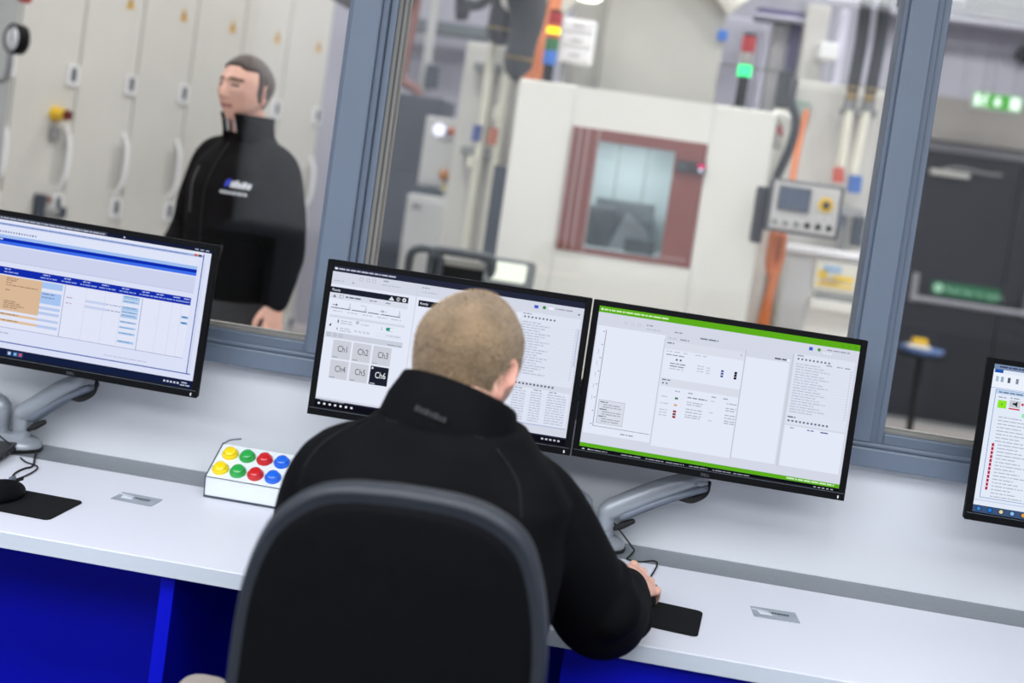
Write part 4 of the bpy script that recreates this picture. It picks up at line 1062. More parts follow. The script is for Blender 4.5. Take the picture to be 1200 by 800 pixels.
# zips and chest print, laid on the jacket front by projecting onto it
_jt = None
def on_front(mesh_o, x, z, off=.002):
    me = mesh_o.data; best = None
    from mathutils.bvhtree import BVHTree
    global _jt
    if _jt is None: _jt = BVHTree.FromPolygons([mw(mesh_o) @ v.co for v in me.vertices], [list(p.vertices) for p in me.polygons])
    h = _jt.ray_cast(L(x, .6, z), -ey)
    return (h[0]+ey*off) if h[0] is not None else L(x, .13, z)
ZIP = mat('zip_grey', (96, 92, 92), .4, metal=.4, var=.1)
MB().tube([on_front(jk2, .0, z) for z in (1.46, 1.38, 1.30, 1.22, 1.12, 1.02, .97)], .0035, BLACKM, 6, 3).build('front_zip', jk2)
MB().tube([on_front(jk2, .085-.2*(1.36-z)*.3, z) for z in (1.37, 1.32, 1.27, 1.22)], .003, ZIP, 6, 3).build('chest_zip', jk2)
MB().tube([on_front(jk2, -.10+.25*(1.13-z), z) for z in (1.13, 1.08, 1.03, .98)], .0035, ZIP, 6, 3).build('pocket_zip', jk2)
pr = MB()
def patch(x0, x1, z0, z1, m):
    a, b, c_, d = [on_front(jk2, x, z, .003) for x, z in ((x0, z0), (x1, z0), (x1, z1), (x0, z1))]
    o = [p - ey*.002 for p in (a, b, c_, d)]
    pr.add([a, b, c_, d]+o, [[0, 1, 2, 3], [7, 6, 5, 4], [0, 4, 5, 1], [1, 5, 6, 2], [2, 6, 7, 3], [3, 7, 4, 0]], m)
LW = mat('white_print', (222, 222, 226), .6, var=0); LB = mat('blue_print', (44, 62, 190), .6, var=0)
patch(-.085, -.097, 1.322, 1.345, LB); patch(-.095, -.103, 1.330, 1.348, LB)
xx = -.107
for w, h in ((.013, .020), (.012, .024), (.012, .017), (.013, .022), (.012, .018)): patch(xx, xx-w+.003, 1.322, 1.322+h, LW); xx -= w
xx = -.073
for w in (.014, .018, .012, .020, .016, .012): patch(xx, xx-w+.004, 1.300, 1.309, LW); xx -= w
pr.build('chest_print', jk2, label='small white and blue chest logo')
t2 = [rings_geo([(L(0, 0, .80), .17, .12, ex, ey), (L(0, 0, .92), .175, .125, ex, ey), (L(0, 0, 1.0), .165, .115, ex, ey)])]
for s in (-1, 1): t2.append(limb([L(s*.085, 0, .86), L(s*.10, .012, .50), L(s*.112, -.005, .07)], [.098, .080, .066]))
cloth(t2, TROU, 'trousers', man2, .010, 4)
for s in (-1, 1): shoe(tuple(L(s*.112, -.02, 0)), ba-s*R(8), man2)

# ================================================================== the workshop
def pbox(tl, br, Y, depth, z0=None):
    """front-face extents surveyed at depth Y: (x0, x1, z0, z1)"""
    a, b = P(*tl, Y), P(*br, Y)
    return a.x, b.x, (b.z if z0 is None else z0), a.z

# ---- row of tall white cabinets on the left, running away at an angle
K = 1.4
A0 = CAM+(Vector((-2.203, 1.82, 1.623))-CAM)*K
STEP = (CAM+(Vector((-1.566, 2.985, 1.619))-CAM)*K-A0)/5; STEP.z = 0
du = STEP.normalized(); dn = Vector((du.y, -du.x, 0)); W_ = STEP.length
def cabM(k): 
    o = A0+STEP*k; o.z = 0
    return facing(o, du, (0, 0, 1))       # X along the row, Y up, Z out of the doors
def ploc(px, py, k):                      # a photo point on the door plane, in the frame of door k
    p = PP(px, py, A0, dn); return cabM(k).inverted() @ p
lab = {-2: 'first white cabinet door of the row, cut off at the left edge of the window', -1: 'white cabinet with a yellow knob, beside the gauge at the left edge', 0: 'white cabinet immediately right of the one with the yellow knob',
       1: "white cabinet just left of the standing man's head, two along from the yellow knob", 2: 'white cabinet right behind the standing man', 3: "white cabinet just right of the standing man's head", 4: 'last white cabinet of the row beside the left window post'}
zt, zb = ploc(92, 90, 0).y, ploc(71, 240, 0).y
for k in range(-2, 5):
    M = cabM(k)
    t = thing('electrical_cabinet', M.translation, lab[k], 'cabinet', 'row of white cabinets')
    MB().bx(0.002, W_-.002, 0, 2.75, -.62, -.022, CAB, 0, M).build('body', t)
    d = MB().bx(.004, W_-.004, .10, 2.72, -.022, 0, CAB, .004, M).build('door', t)
    MB().bx(.0, W_, 0, .10, -.6, -.01, SLATE, 0, M).build('plinth', t)
    for z in (zt, zb, zb-(zt-zb)):
        l = MB().bx(W_-.072, W_-.004, z-.055, z+.055, 0, .014, WHITEP, .004, M).build('latch', d)
        MB().bx(W_-.052, W_-.026, z-.030, z+.045, .014, .022, SLATE, .003, M).build('latch_key', d)
    zc = (zt*.36+zb*.64)
    h = MB()
    hp = [M @ Vector((W_-.004-.035, zc+.17, .004)), M @ Vector((W_-.028, zc+.10, .03)), M @ Vector((W_-.026, zc, .036)), M @ Vector((W_-.030, zc-.10, .03)), M @ Vector((W_-.05, zc-.17, .004))]
    h.tube(hp, [.010, .013, .014, .013, .010], WHITEP, 10, 6); h.build('handle', d)
    MB().bx(W_-.10, W_-.02, zc-.14, zc+.10, .0, .002, mat('recess_grey', (186, 184, 179), .6, var=.02), 0, M).build('handle_recess', d)
    zs = ploc(205, 14, 1).y
    tri = MB(); cx = W_-.10
    tri.prism([(cx-.026, zs-.04), (cx+.026, zs-.04), (cx, zs+.04)], .003, mat('label_amber', (214, 166, 70), .5, var=.03), M @ Matrix.Translation((0, 0, .001)))
    tri.bx(cx-.004, cx+.004, zs-.028, zs+.012, .004, .005, BLACKM, 0, M)
    tri.build('warning_label', d, label='yellow triangular warning label')
    if k == -1:
        q = ploc(65, 133, k); c0 = M @ Vector((q.x, q.y, 0)); nz = M.to_3x3() @ Vector((0, 0, 1))
        kb = MB().cyl(c0, c0+nz*.02, .040, YEL).cyl(c0+nz*.02, c0+nz*.10, .033, YEL, .031).cyl(c0+nz*.10, c0+nz*.112, .028, mat('dark_red_cap', (96, 30, 26), .4, var=.05)); kb.build('knob', t, label='yellow knob with a dark red centre')
        MB().bx(q.x-.03, q.x+.03, q.y-.14, q.y-.07, 0, .03, GREY, .005, M).build('knob_bracket', t)
        q = ploc(50, 240, k)
        br = MB().bx(q.x-.06, q.x-.01, q.y-.11, q.y+.06, 0, .05, SLATE, .006, M).bx(q.x-.02, q.x+.09, q.y-.05, q.y-.01, .015, .055, GREY, .01, M).bx(q.x+.07, q.x+.11, q.y-.06, q.y+.0, .01, .06, SLATE, .006, M).bx(q.x-.02, q.x+.03, q.y+.02, q.y+.05, .01, .04, TERRA, .006, M)
        br.build('door_catch', t, label='dark grey lever catch')
# grey column with the pressure gauge in front of the cabinets
x0, x1 = P(-140, 100, 2.2).x, (P(24, 0, 2.5).x+P(2, 200, 2.5).x)/2
co = thing('steel_column', ((x0+x1)/2, 2.35, 0), 'grey steel column at the left edge of the window', 'column')
MB().bx(x0, x1, 2.2, 2.5, 0, 4.2, mat('column_grey', (158, 160, 160), .55, var=.04), .006).bx(x0-.05, x1+.05, 2.15, 2.55, 0, .03, GREY).build('post', co)
MB().box((P(29, 0, 2.24).x, 2.24, P(28, 2, 2.2).z+.03), (.045, .05, .06), REDP, .01).build('red_valve', co, label='small red fitting near the top')
g = P(14, 45, 2.16)
gg = thing('pressure_gauge', (g.x, 2.2, g.z), 'round black pressure gauge with a white dial on the grey column', 'gauge')
Mg_ = facing((g.x, 2.16, g.z), (.86, -.5, 0), (0, 0, 1))
MB().lathe([(.05, -.05), (.062, -.045), (.064, .0), (.060, .004), (.055, .004), (.055, -.002)], BLACK, Mg_, 36).build('case', gg)
MB().lathe([(.0001, -.002), (.055, -.002), (.055, -.001), (.0001, -.001)], WHITEP, Mg_, 36).build('dial', gg)
MB().bx(-.003, .003, -.012, .046, 0, .002, BLACKM, 0, Mg_ @ Matrix.Rotation(R(10), 4, 'Z')).build('needle', gg)
MB().tube([Vector((g.x-.005, 2.17, g.z-.06)), Vector((g.x-.005, 2.17, g.z-.13)), Vector((g.x-.03, 2.18, g.z-.18)), Vector((min(g.x-.10, x1-.02), 2.24, g.z-.19))], .012, STEEL, 10).build('pipe', gg)

# ---- test chamber
CY = 2.9
cx0, cx1, _, cz1 = pbox((608, 90), (905, 200), CY, 0); cx0 = -.628; cx1 = .548; cz1 = 1.925
ch = thing('test_chamber', (0, CY+.6, 0), 'large cream test chamber with a red-brown framed window', 'test chamber')
wx0, wx1, wz0, wz1 = -.356, .262, 1.172, 1.742
b = MB()
ix0, ix1, iz0, iz1 = -.33, .16, 1.19, 1.735
b.bx(cx0, ix0, CY+.02, CY+.85, .06, cz1, CREAM, .01).bx(ix1, cx1, CY+.02, CY+.85, .06, cz1, CREAM, .01)
b.bx(ix0, ix1, CY+.02, CY+.85, iz1, cz1-.001, CREAM).bx(ix0, ix1, CY+.02, CY+.85, .061, iz0, CREAM).bx(ix0, ix1, CY+.55, CY+.849, iz0, iz1, CREAM)
b.build('body', ch)
f = MB()
gx0, gx1, gz0, gz1 = P(700, 165, CY).x, P(792, 176, CY).x, P(690, 291, CY).z, P(700, 165, CY).z
f.bx(cx0, wx0, CY-.03, CY+.02, .10, cz1, CREAM, .008).bx(wx1, cx1, CY-.03, CY+.02, .10, cz1, CREAM, .008)
f.bx(wx0-.01, wx1+.01, CY-.03, CY+.02, wz1, cz1-.002, CREAM, 0).bx(wx0-.01, wx1+.01, CY-.03, CY+.02, .102, wz0, CREAM, 0)
door = f.build('door', ch)
fr = MB()
fr.bx(wx0, gx0, CY-.036, CY+.03, wz0, wz1, BROWN, .003).bx(gx1, wx1, CY-.036, CY+.03, wz0, wz1, BROWN, .003)
fr.bx(gx0, gx1, CY-.036, CY+.03, gz1, wz1, BROWN).bx(gx0, gx1, CY-.036, CY+.03, wz0, gz0, BROWN)
frame = fr.build('window_frame', door, label='red-brown window frame')
tr = MB()
for px in (672, 681, 690, 703):
    xx = P(px, 150, CY-.04).x
    tr.bx(xx-.004, xx+.006, CY-.044, CY-.036, wz0+.004, wz1-.004, PINKL, .002)
xx = wx1-.03
for k in range(8): tr.bx(wx1-.15+k*.016, wx1-.15+k*.016+.011, CY-.0375, CY-.036, wz0+.028, wz0+.040, PINKL)
tr.build('trim_strips', frame)
pn = MB().bx(gx0, gx1, CY-.02, CY-.012, gz0, gz1, GLASS); pn.build('glass_pane', door)
inn = MB(); IW = mat('chamber_lining', (196, 208, 210), .4, var=.05, scale=4)
inn.bx(ix0, ix1, CY+.54, CY+.549, iz0, iz1, IW).bx(ix0, ix0+.004, CY+.03, CY+.54, iz0, iz1, IW).bx(ix1-.004, ix1, CY+.03, CY+.54, iz0, iz1, IW).bx(ix0, ix1, CY+.03, CY+.54, iz1-.004, iz1, IW).bx(ix0, ix1, CY+.03, CY+.54, iz0, iz0+.004, IW)
for xx in (gx0+.10, gx0+.24): inn.cyl((xx, CY+.42, iz0), (xx, CY+.42, iz1-.004), .004, GREY)
inn.build('lining', ch)
rg = MB(); RG = mat('rig_grey', (96, 104, 108), .5, var=.15, scale=10)
rg.bx(gx0+.02, gx1-.05, CY+.36, CY+.50, iz0+.004, iz0+.24, RG, .01).bx(gx0+.0, gx0+.12, CY+.24, CY+.34, iz0+.004, iz0+.20, RG, .01)
rg.prism([(gx0+.11, iz0+.005), (gx0+.30, iz0+.005), (gx0+.30, iz0+.10), (gx0+.18, iz0+.19)], .06, mat('rig_light', (150, 156, 158), .4, var=.06), Matrix(((1, 0, 0, 0), (0, 0, -1, CY+.30), (0, 1, 0, 0), (0, 0, 0, 1))))
rg.bx(gx0+.19, gx1-.03, CY+.14, CY+.20, iz0+.004, iz0+.07, RG, .006)
tag(rg.build('test_rig'), 'dim grey test rig behind the chamber window', 'test rig')
l = bpy.data.lights.new('chamber_fill', 'AREA'); l.size = .3; l.size_y = .2; l.shape = 'RECTANGLE'; l.energy = 2.2; l.color = (.95, 1, 1)  # added fill light that brightens the chamber interior, no fitting visible
lo = bpy.data.objects.new('chamber_fill', l); COL.objects.link(lo); lo.location = ((ix0+ix1)/2, CY+.25, iz1-.012)
dx0, dx1, dz0, dz1 = pbox((794, 187), (826, 205), CY-.04, 0)
dp_ = MB().bx(dx0, dx1, CY-.05, CY-.036, dz0, dz1, mat('display_black', (44, 40, 44), .3, var=.05), .003).build('display', door)
MB().bx(dx0+.006, dx0+.045, CY-.0515, CY-.0495, dz0+.008, dz1-.012, mat('lcd_green_grey', (60, 72, 74), .3, var=0)).bx(dx1-.036, dx1-.004, CY-.053, CY-.0495, dz0+.03, dz1-.008, emis((255, 50, 120), 1.2)).bx(dx1-.03, dx1-.014, CY-.053, CY-.0495, dz0+.010, dz0+.026, emis((240, 230, 255), 1.2)).build('readout', dp_, label='lit pink digits')
MB().bx(cx0+.01, cx1-.01, CY+.0, CY+.8, 0, .10, SLATE).build('plinth', ch)
sd2 = MB().bx(cx1, cx1+.07, CY+.1, CY+.8, .1, cz1-.16, CREAM, .01)
sd2.tube([(cx1+.02, CY+.12, cz1-.0), (cx1+.07, CY+.12, cz1-.03), (cx1+.085, CY+.12, cz1-.12), (cx1+.06, CY+.12, cz1-.30)], [.028, .034, .03, .018], CREAM, 14)
sd2.build('side_housing', ch)
# ---- signal towers on the chamber
def tower(px, ptop, pbot, Y, segs, label, r=.032):
    c = P(px, pbot, Y); t = thing('signal_tower', (c.x, Y, cz1), label, 'signal light', 'signal lights on the chamber')
    top = P(px+(pbot-ptop)*.14, ptop, Y).z; z = cz1
    tot = top-z
    pole = MB().cyl((c.x, Y, z), (c.x, Y, z+.012), r*1.3, BLACK).cyl((c.x, Y, z+.01), (c.x, Y, z+tot*segs[0]), r*.75, BLACK); pole.build('pole', t)
    zz = z+tot*segs[0]
    for nm, q, m in segs[1]:
        MB().lathe([(r*.98, 0), (r, .004), (r, tot*q-.004), (r*.98, tot*q-.001)], m, Matrix.Translation((c.x, Y, zz)), 24).build(nm, t); zz += tot*q
    MB().cyl((c.x, Y, zz), (c.x, Y, zz+.012), r*.95, BLACK, r*.8).build('cap', t)
AMB = emis((255, 236, 20), 2.2); GRL = emis((60, 255, 150), 1.8)
tower(641, 15, 92, 2.98, (.26, (('blue_lens', .20, BLUP), ('green_lens', .18, GRNP), ('amber_lens', .06, mat('amber_plastic', (214, 96, 40), .3, var=.05)), ('lit_amber_lens', .09, AMB), ('amber_lens', .05, mat('amber_plastic', (214, 96, 40), .3, var=.05)), ('red_lens', .16, REDP))), 'left signal tower with red, lit amber, green and blue lenses')
tower(868, 43, 114, 2.98, (.45, (('green_lens', .16, GRL), ('clear_lens', .17, mat('clear_lens', (150, 146, 142), .3, var=0)), ('red_lens', .22, REDP))), 'right signal tower with lit green lens below a red one')
# orange hose leaning behind the left tower
tag(MB().tube([P(616, 98, 3.2), P(630, 84, 3.15), P(637, 55, 3.15), P(645, 30, 3.2), P(655, -20, 3.3)], .034, ORANGE, 12).build('hose'), 'thick orange hose rising from the chamber beside the left signal tower', 'hose')
# ---- tall grey rear tower of the machine, lamp, junction box
RT = mat('warm_grey_tower', (178, 176, 170), .5, var=.03)
a, b_, _, _ = pbox((722, 30), (842, 60), 3.9, 0)
mt = thing('machine_tower', ((a+b_)/2, 4.2, 0), 'tall plain grey machine housing rising behind the chamber', 'machine')
MB().bx(a-.06, b_+.02, 3.9, 4.7, 0, 3.3, RT, .02).build('body', mt)
MB().cyl((a-.06, 4.2, .0), (a-.06, 4.2, 3.4), .20, RT, n=40).build('side_pipe', mt)
pz = P(775, 8, 3.88)
dv = MB(); M_ = Matrix.Translation((pz.x+.02, 3.87, pz.z-.10)) @ Matrix.Rotation(R(28), 4, 'Y')

dv = MB().cyl(P(866, 8, 3.8), P(830, -40, 3.8), .07, CREAM, n=24); dv.build('elbow', mt)
jb = pbox((660, 20), (692, 76), 3.5, 0)
j = thing('junction_box', ((jb[0]+jb[1])/2, 3.5, jb[2]), 'small white junction box with three panels behind the left signal tower', 'box')
MB().bx(jb[0], jb[1], 3.5, 3.62, jb[2], jb[3], WHITEP, .008).build('body', j)
hz_ = (jb[3]-jb[2])/3
for k in range(3):
    d = MB().bx(jb[0]+.012, jb[1]-.012, 3.488, 3.5, jb[2]+k*hz_+.012, jb[2]+(k+1)*hz_-.012, WHITEP, .004).build('panel', j)
    MB().bx((jb[0]+jb[1])/2-.03, (jb[0]+jb[1])/2+.03, 3.484, 3.489, jb[2]+k*hz_+hz_*.45, jb[2]+k*hz_+hz_*.55, GREY).build('marking', d)
MB().bx(jb[0]+.02, jb[0]+.05, 3.54, 3.60, 1.9, jb[2], GREY).build('post', j)
lp_ = P(690, -4, 3.6)
la = thing('work_lamp', lp_, 'bright white work lamp at the top above the junction box', 'lamp')
MB().lathe([(.012, .10), (.05, .09), (.085, .0), (.080, .0), (.046, .082)], WHITEP, Matrix.Translation(lp_) @ Matrix.Rotation(R(12), 4, 'X')).build('shade', la)
dsk = MB().lathe([(.001, -.03), (.05, -.022), (.078, 0.0), (.05, .02), (.001, .024)], emis((255, 253, 235), 4), Matrix.Translation(lp_)); dsk.build('bulb', la)
MB().tube([lp_+Vector((0, 0, .09)), lp_+Vector((.02, .1, .4)), lp_+Vector((.02, .3, .9))], .015, GREY).build('bracket', la)
tag(MB().tube([P(600, 2, 3.7), P(622, 12, 3.7), P(640, 30, 3.75), P(652, 10, 3.8), P(675, -14, 3.8)], .06, CREAM, 12).build('pipe'), 'cream curved pipe at the top between the black ducts and the lamp', 'pipe')

# ---- black ducts and white pipes left of the chamber
def duct(pts, r, label, group, m=CHAR):
    t = thing('duct', pts[-1], label, 'duct', group); tb = MB(); n = len(pts)
    tb.tube(pts, r, m, 18, 8); tb.build('hose', t)
    p, d = pts[-1], (pts[-1]-pts[-2]).normalized()
    MB().cyl(p-d*.02, p+d*.05, r*1.06, mat('brass_collar', (150, 128, 88), .4, metal=.3, var=.08), r*.7, 20).build('collar', t)
    return t
duct([P(596, -30, 3.75), P(592, 5, 3.75), P(586, 38, 3.75)], .074, 'narrower black duct hanging left of the chamber', 'black ducts left of the chamber')
duct([P(606, -50, 3.5), P(616, -8, 3.5), P(621, 30, 3.5), P(613, 74, 3.5)], .102, 'widest black duct hanging just left of the orange hose', 'black ducts left of the chamber')
tp = thing('pipe_board', (P(560, 160, 4.0).x, 4.0, 0), 'tall off-white panel carrying white pipes left of the chamber', 'panel')
a, b_, _, zt_ = pbox((548, 48), (612, 160), 4.0, 0)
b_ = P(600, 160, 4.0).x
MB().bx(a, b_, 4.0, 4.25, 0, zt_, CAB, .01).build('body', tp)
MB().bx(P(556, 75, 3.9).x, P(605, 82, 3.9).x, 3.88, 3.99, P(580, 80, 3.9).z-.022, P(580, 80, 3.9).z+.022, GREY, .006).build('pipe_clamp', tp)
MB().bx(P(540, 175, 3.9).x, P(580, 180, 3.9).x, 3.88, 3.99, P(560, 178, 3.9).z-.022, P(560, 178, 3.9).z+.022, GREY, .006).build('pipe_clamp', tp)
def vpipe(name, p0, p1, Y, r, label, group, extra=()):
    t = thing(name, P(*p1, Y), label, 'pipe', group)
    MB().tube([P(*p0, Y), (P(*p0, Y)+P(*p1, Y))/2, P(*p1, Y)], r, IVORY, 14).build('tube', t)
    for nm, pa, pb, rr, m in extra: MB().cyl(P(*pa, Y), P(*pb, Y), rr, m, n=18).build(nm, t)
VG = 'white pipes left of the chamber'
vpipe('pipe', (578, 48), (546, 296), 3.88, .026, 'white pipe with a blue fitting left of the chamber', VG, (('blue_fitting', (562, 147), (559, 166), .034, mat('blue_fitting', (66, 88, 150), .4, var=.05)), ('joint', (556, 184), (553, 196), .034, IVORY)))
vpipe('pipe', (597, 60), (566, 300), 3.86, .026, 'white pipe with an orange fitting left of the chamber', VG, (('orange_fitting', (581, 150), (577, 170), .034, mat('orange_fitting', (186, 110, 86), .4, var=.05)), ('joint', (586, 125), (584, 140), .032, IVORY)))
a, b_, z0_, z1_ = pbox((583, 194), (592, 300), 3.4, 0)
tag(MB().bx(P(578, 200, 3.4).x, P(600, 200, 3.4).x, 3.4, 3.7, 0, P(586, 194, 3.4).z, SLATE, .01).build('post'), 'dark slate post standing against the left side of the chamber', 'post')
# ---- dark cabinet, white control box and low white cabinet
a, b_, z0_, z1_ = pbox((452, 106), (502, 205), 5.2, 0)
dc = thing('dark_cabinet', ((a+b_)/2, 5.4, 0), 'dark slate cabinet right of the left window post', 'cabinet')
MB().bx(a-.3, b_+.02, 5.2, 5.8, .0, z1_, mat('deep_slate', (60, 66, 78), .5, var=.04), .01).build('body', dc)
MB().bx(a-.28, b_, 5.19, 5.2, z0_+.02, z1_-.02, mat('deep_slate_door', (56, 62, 74), .5, var=.04), .004).build('door', dc)
a, b_, z0_, z1_ = pbox((500, 135), (545, 224), 4.3, 0)
wb = thing('control_box', ((a+b_)/2, 4.4, z0_), 'white control box with a round white lamp and orange button', 'control box')
MB().bx(a, b_+.02, 4.3, 4.6, z0_, z1_, CABR, .01).build('body', wb)
def button(px, py, Y, r, m, nm, par, dep=.02):
    p = P(px, py, Y); return MB().lathe([(r, 0), (r, dep*.6), (r*.8, dep), (.001, dep*1.05)], m, FRONT((p.x, Y, p.z))).build(nm, par)
button(515, 152, 4.298, .036, emis((236, 236, 255), 1.6), 'lamp', wb); button(530, 154, 4.298, .022, mat('orange_button', (190, 90, 60), .4, var=.05), 'button', wb); button(524, 155, 4.298, .014, SLATE, 'button', wb)
button(521, 205, 4.298, .034, mat('amber_knob', (168, 110, 52), .4, var=.05), 'knob', wb, .04); 
pp_ = P(520, 219, 4.295); MB().prism([(-.028, -.02), (.028, -.02), (0, .03)], .003, mat('pale_yellow_label', (214, 200, 150), .5, var=.03), FRONT((pp_.x, 4.299, pp_.z))).build('warning_label', wb)
pp_ = P(523, 164, 4.295); MB().bx(pp_.x-.05, pp_.x+.04, 4.294, 4.299, pp_.z-.006, pp_.z+.006, GREY).build('marking', wb)
a, b_, z0_, z1_ = pbox((478, 226), (522, 300), 4.1, 0)
lc = thing('low_cabinet', ((a+b_)/2, 4.3, 0), 'low pale grey cabinet below the white control box', 'cabinet')
MB().bx(a, b_+.06, 4.1, 4.8, 0, z1_, CABR, .01).build('body', lc)
MB().bx(a+.02, b_+.04, 4.085, 4.1, .1, z1_-.03, CABR, .006).build('door', lc)
q = P(488, 241, 4.08); MB().box((q.x, 4.08, q.z), (.05, .02, .03), GREY, .005).build('lock', lc)
q = P(502, 221, 4.25); MB().box((q.x, 4.25, z1_+.02), (.16, .06, .045), SLATE, .01).build('socket', lc)
# far pipes
tag(MB().tube([P(500, -60, 5.6), P(481, 40, 5.6), P(475, 70, 5.6), P(471, 90, 5.6), P(476, 99, 5.6), P(486, 103, 5.6), P(490, 114, 5.6)], .034, TERRA, 12).build('pipe'), 'terracotta pipe bending down to the dark cabinet', 'pipe')
po = thing('steel_post', (P(500, 100, 6.0).x, 6.0, 0), 'thin pale grey post with a dark switch behind the dark cabinet', 'post')
MB().cyl((P(502, 60, 6.0).x, 6.0, 0), (P(502, 60, 6.0).x, 6.0, WH), .035, CABR).build('tube', po)
q = P(506, 90, 5.94); MB().box((q.x, 5.94, q.z), (.09, .08, .17), SLATE, .01).build('switch', po)
q0, q1 = P(455, 22, 6.6), P(580, 44, 6.6)
tag(MB().bx(q0.x-.2, q1.x+.4, 6.6, 6.85, P(540, 41, 6.6).z, P(540, 28, 6.6).z, DGREEN).build('beam'), 'dark grey-green horizontal beam across the end wall left of the ducts', 'beam')
tag(MB().tube([P(462, 45, 5.6), P(475, 15, 5.6), P(490, -10, 5.6), P(530, -70, 5.6), P(560, -250, 5.6)], .045, CHAR, 12).build('hose'), 'black hose slanting up beside the left window post', 'hose')
tag(MB().tube([P(575, -500, 4.2), P(540, -20, 4.2), P(550, 4, 4.2), P(565, 4, 4.2), P(580, -12, 4.2)], .03, CHAR, 12).build('hose'), 'black hose loop at the top left of the ducts', 'hose')
q0, q1 = P(380, -16, 3.0), P(416, 2, 3.0)
tag(MB().bx(q0.x, q1.x+.1, 3.0, 3.6, q1.z+.012, q1.z+.14, mat('dark_tray', (78, 76, 80), .5, var=.05), .01).cyl((q0.x+.05, 3.3, q1.z+.1), (q0.x+.05, 3.3, WH), .008, GREY).build('cable_tray'), 'dark cable tray end at the top left of the left window post', 'cable tray')
# ---- dark tubular handles and lit tilted terminal below the chamber
def loop(cx, cy, w, h, Y, r, label):
    q = P(cx, cy, Y); w2 = w/2; h2 = h/2; c = .045
    pts = [(-w2, -h2), (-w2, h2-c), (-w2+c*.3, h2-c*.3), (-w2+c, h2), (w2-c, h2), (w2-c*.3, h2-c*.3), (w2, h2-c), (w2, -h2)]
    t = MB().tube([Vector((q.x+a, Y, q.z+b)) for a, b in pts], r, mat('dark_grey_tube', (52, 58, 62), .5, var=.06), 12, 4)
    t.cyl((q.x-w2, Y, 0), (q.x-w2, Y, q.z-h2), r, MATS['dark_grey_tube']).cyl((q.x+w2, Y, 0), (q.x+w2, Y, q.z-h2), r, MATS['dark_grey_tube'])
    t.cyl((q.x-w2, Y, q.z-h2*.9), (q.x+w2, Y, q.z-h2*.9), r*.9, MATS['dark_grey_tube'])
    return tag(t.build('barrier_rail'), label, 'rail', 'dark tubular barrier rails')
loop(497, 310, .125, .13, 2.2, .017, 'narrow dark tubular rail at the left below the low cabinet')
bl = thing('equipment_trolley', (P(545, 310, 2.2).x, 2.3, 0), 'black trolley with a dark rounded rail left of the lit terminal', 'trolley')
q = P(543, 297, 2.2); w2 = .125
MB().tube([Vector((q.x+a, 2.2, q.z+b)) for a, b in ((-w2, -.30), (-w2, -.03), (-w2+.012, -.008), (-w2+.04, .0), (w2-.04, .0), (w2-.012, -.008), (w2, -.03), (w2, -.30))], .018, MATS['dark_grey_tube'], 12, 4).build('rail', bl)
q2 = P(543, 318, 2.3)
MB().bx(q.x-w2-.02, q.x+w2+.05, 2.26, 2.7, .15, q2.z+.005, BLACKM, .01).build('body', bl)
MB().bx(q.x-w2+.02, q.x+w2-.03, 2.235, 2.26, q2.z+.022, q2.z+.052, mat('pale_shelf_edge', (150, 148, 142), .5, var=.04), .004).bx(q.x-w2+.02, q.x+w2-.03, 2.235, 2.45, q2.z+.005, q2.z+.022, BLACKM).build('shelf', bl)
for s in (-1, 1):
    for yy in (2.32, 2.64): MB().cyl((q.x+s*.1-.015, yy, .06), (q.x+s*.1+.015, yy, .06), .06, BLACK).cyl((q.x+s*.1, yy, .06), (q.x+s*.1, yy, .16), .015, BLACK).build('castor', bl)
tq = P(597, 319, 2.2)
te = thing('terminal', (tq.x, 2.25, 0), 'tilted grey terminal with a bright white screen in front of the chamber', 'terminal')
Mt_ = facing(tq, (1, 0, 0), (.0, .42, .9))
MB().prism(rrect(.205, .118, .02), .03, mat('terminal_grey', (104, 108, 110), .5, var=.05), Mt_ @ Matrix.Translation((0, 0, -.03)), .004).build('housing', te)
MB().prism(rrect(.145, .080, .012), .002, emis((250, 255, 238), 1.25), Mt_ @ Matrix.Translation((-.004, .0, .0))).build('screen', te)
MB().cyl((tq.x, 2.26, 0), (tq.x, 2.24, tq.z-.03), .03, SLATE).cyl((tq.x, 2.26, 0), (tq.x, 2.26, .02), .16, SLATE).build('stand', te)

# ---- right-hand machine: tall cabinet, hoses, pipes, control panel
a, b_, _, z1_ = pbox((928, 92), (1010, 200), 3.6, 0)
xr = P(1070, 180, 3.6).x
tc = thing('machine_cabinet', ((a+xr)/2, 3.8, 0), 'tall off-white machine cabinet behind the control panel', 'cabinet')
MB().bx(a, xr, 3.6, 4.3, 0, z1_, CAB, .012).build('body', tc)
MB().bx(a+.02, xr-.02, 3.585, 3.6, .1, z1_-.03, CAB, .006).build('door', tc)
q = P(998, 130, 3.5); MB().bx(P(985, 133, 3.5).x, P(1026, 140, 3.5).x, 3.46, 3.56, q.z-.02, q.z+.02, GREY, .006).build('pipe_clamp', tc)
q = P(938, 128, 3.56); MB().box((q.x, 3.57, q.z), (.10, .03, .09), mat('pale_green_plate', (150, 164, 156), .5, var=.05), .005).build('cable_plate', tc)
HG = 'black hoses above the right machine'
duct([P(1028, -60, 3.45), P(1017, -10, 3.45), P(1009, 50, 3.45), P(999, 106, 3.45)], .030, 'left one of the two long black hoses beside the right window post', HG)
duct([P(1050, -60, 3.45), P(1040, -10, 3.45), P(1031, 50, 3.45), P(1020, 108, 3.45)], .030, 'right one of the two long black hoses beside the right window post', HG)
VR = 'white pipes on the right machine'
vpipe('pipe', (998, 112), (984, 210), 3.47, .022, 'white pipe with a red collar above the control panel', VR, (('red_fitting', (983, 196), (982, 214), .03, mat('red_fitting', (196, 92, 80), .4, var=.05)), ('joint', (998, 112), (995, 128), .032, STEEL)))
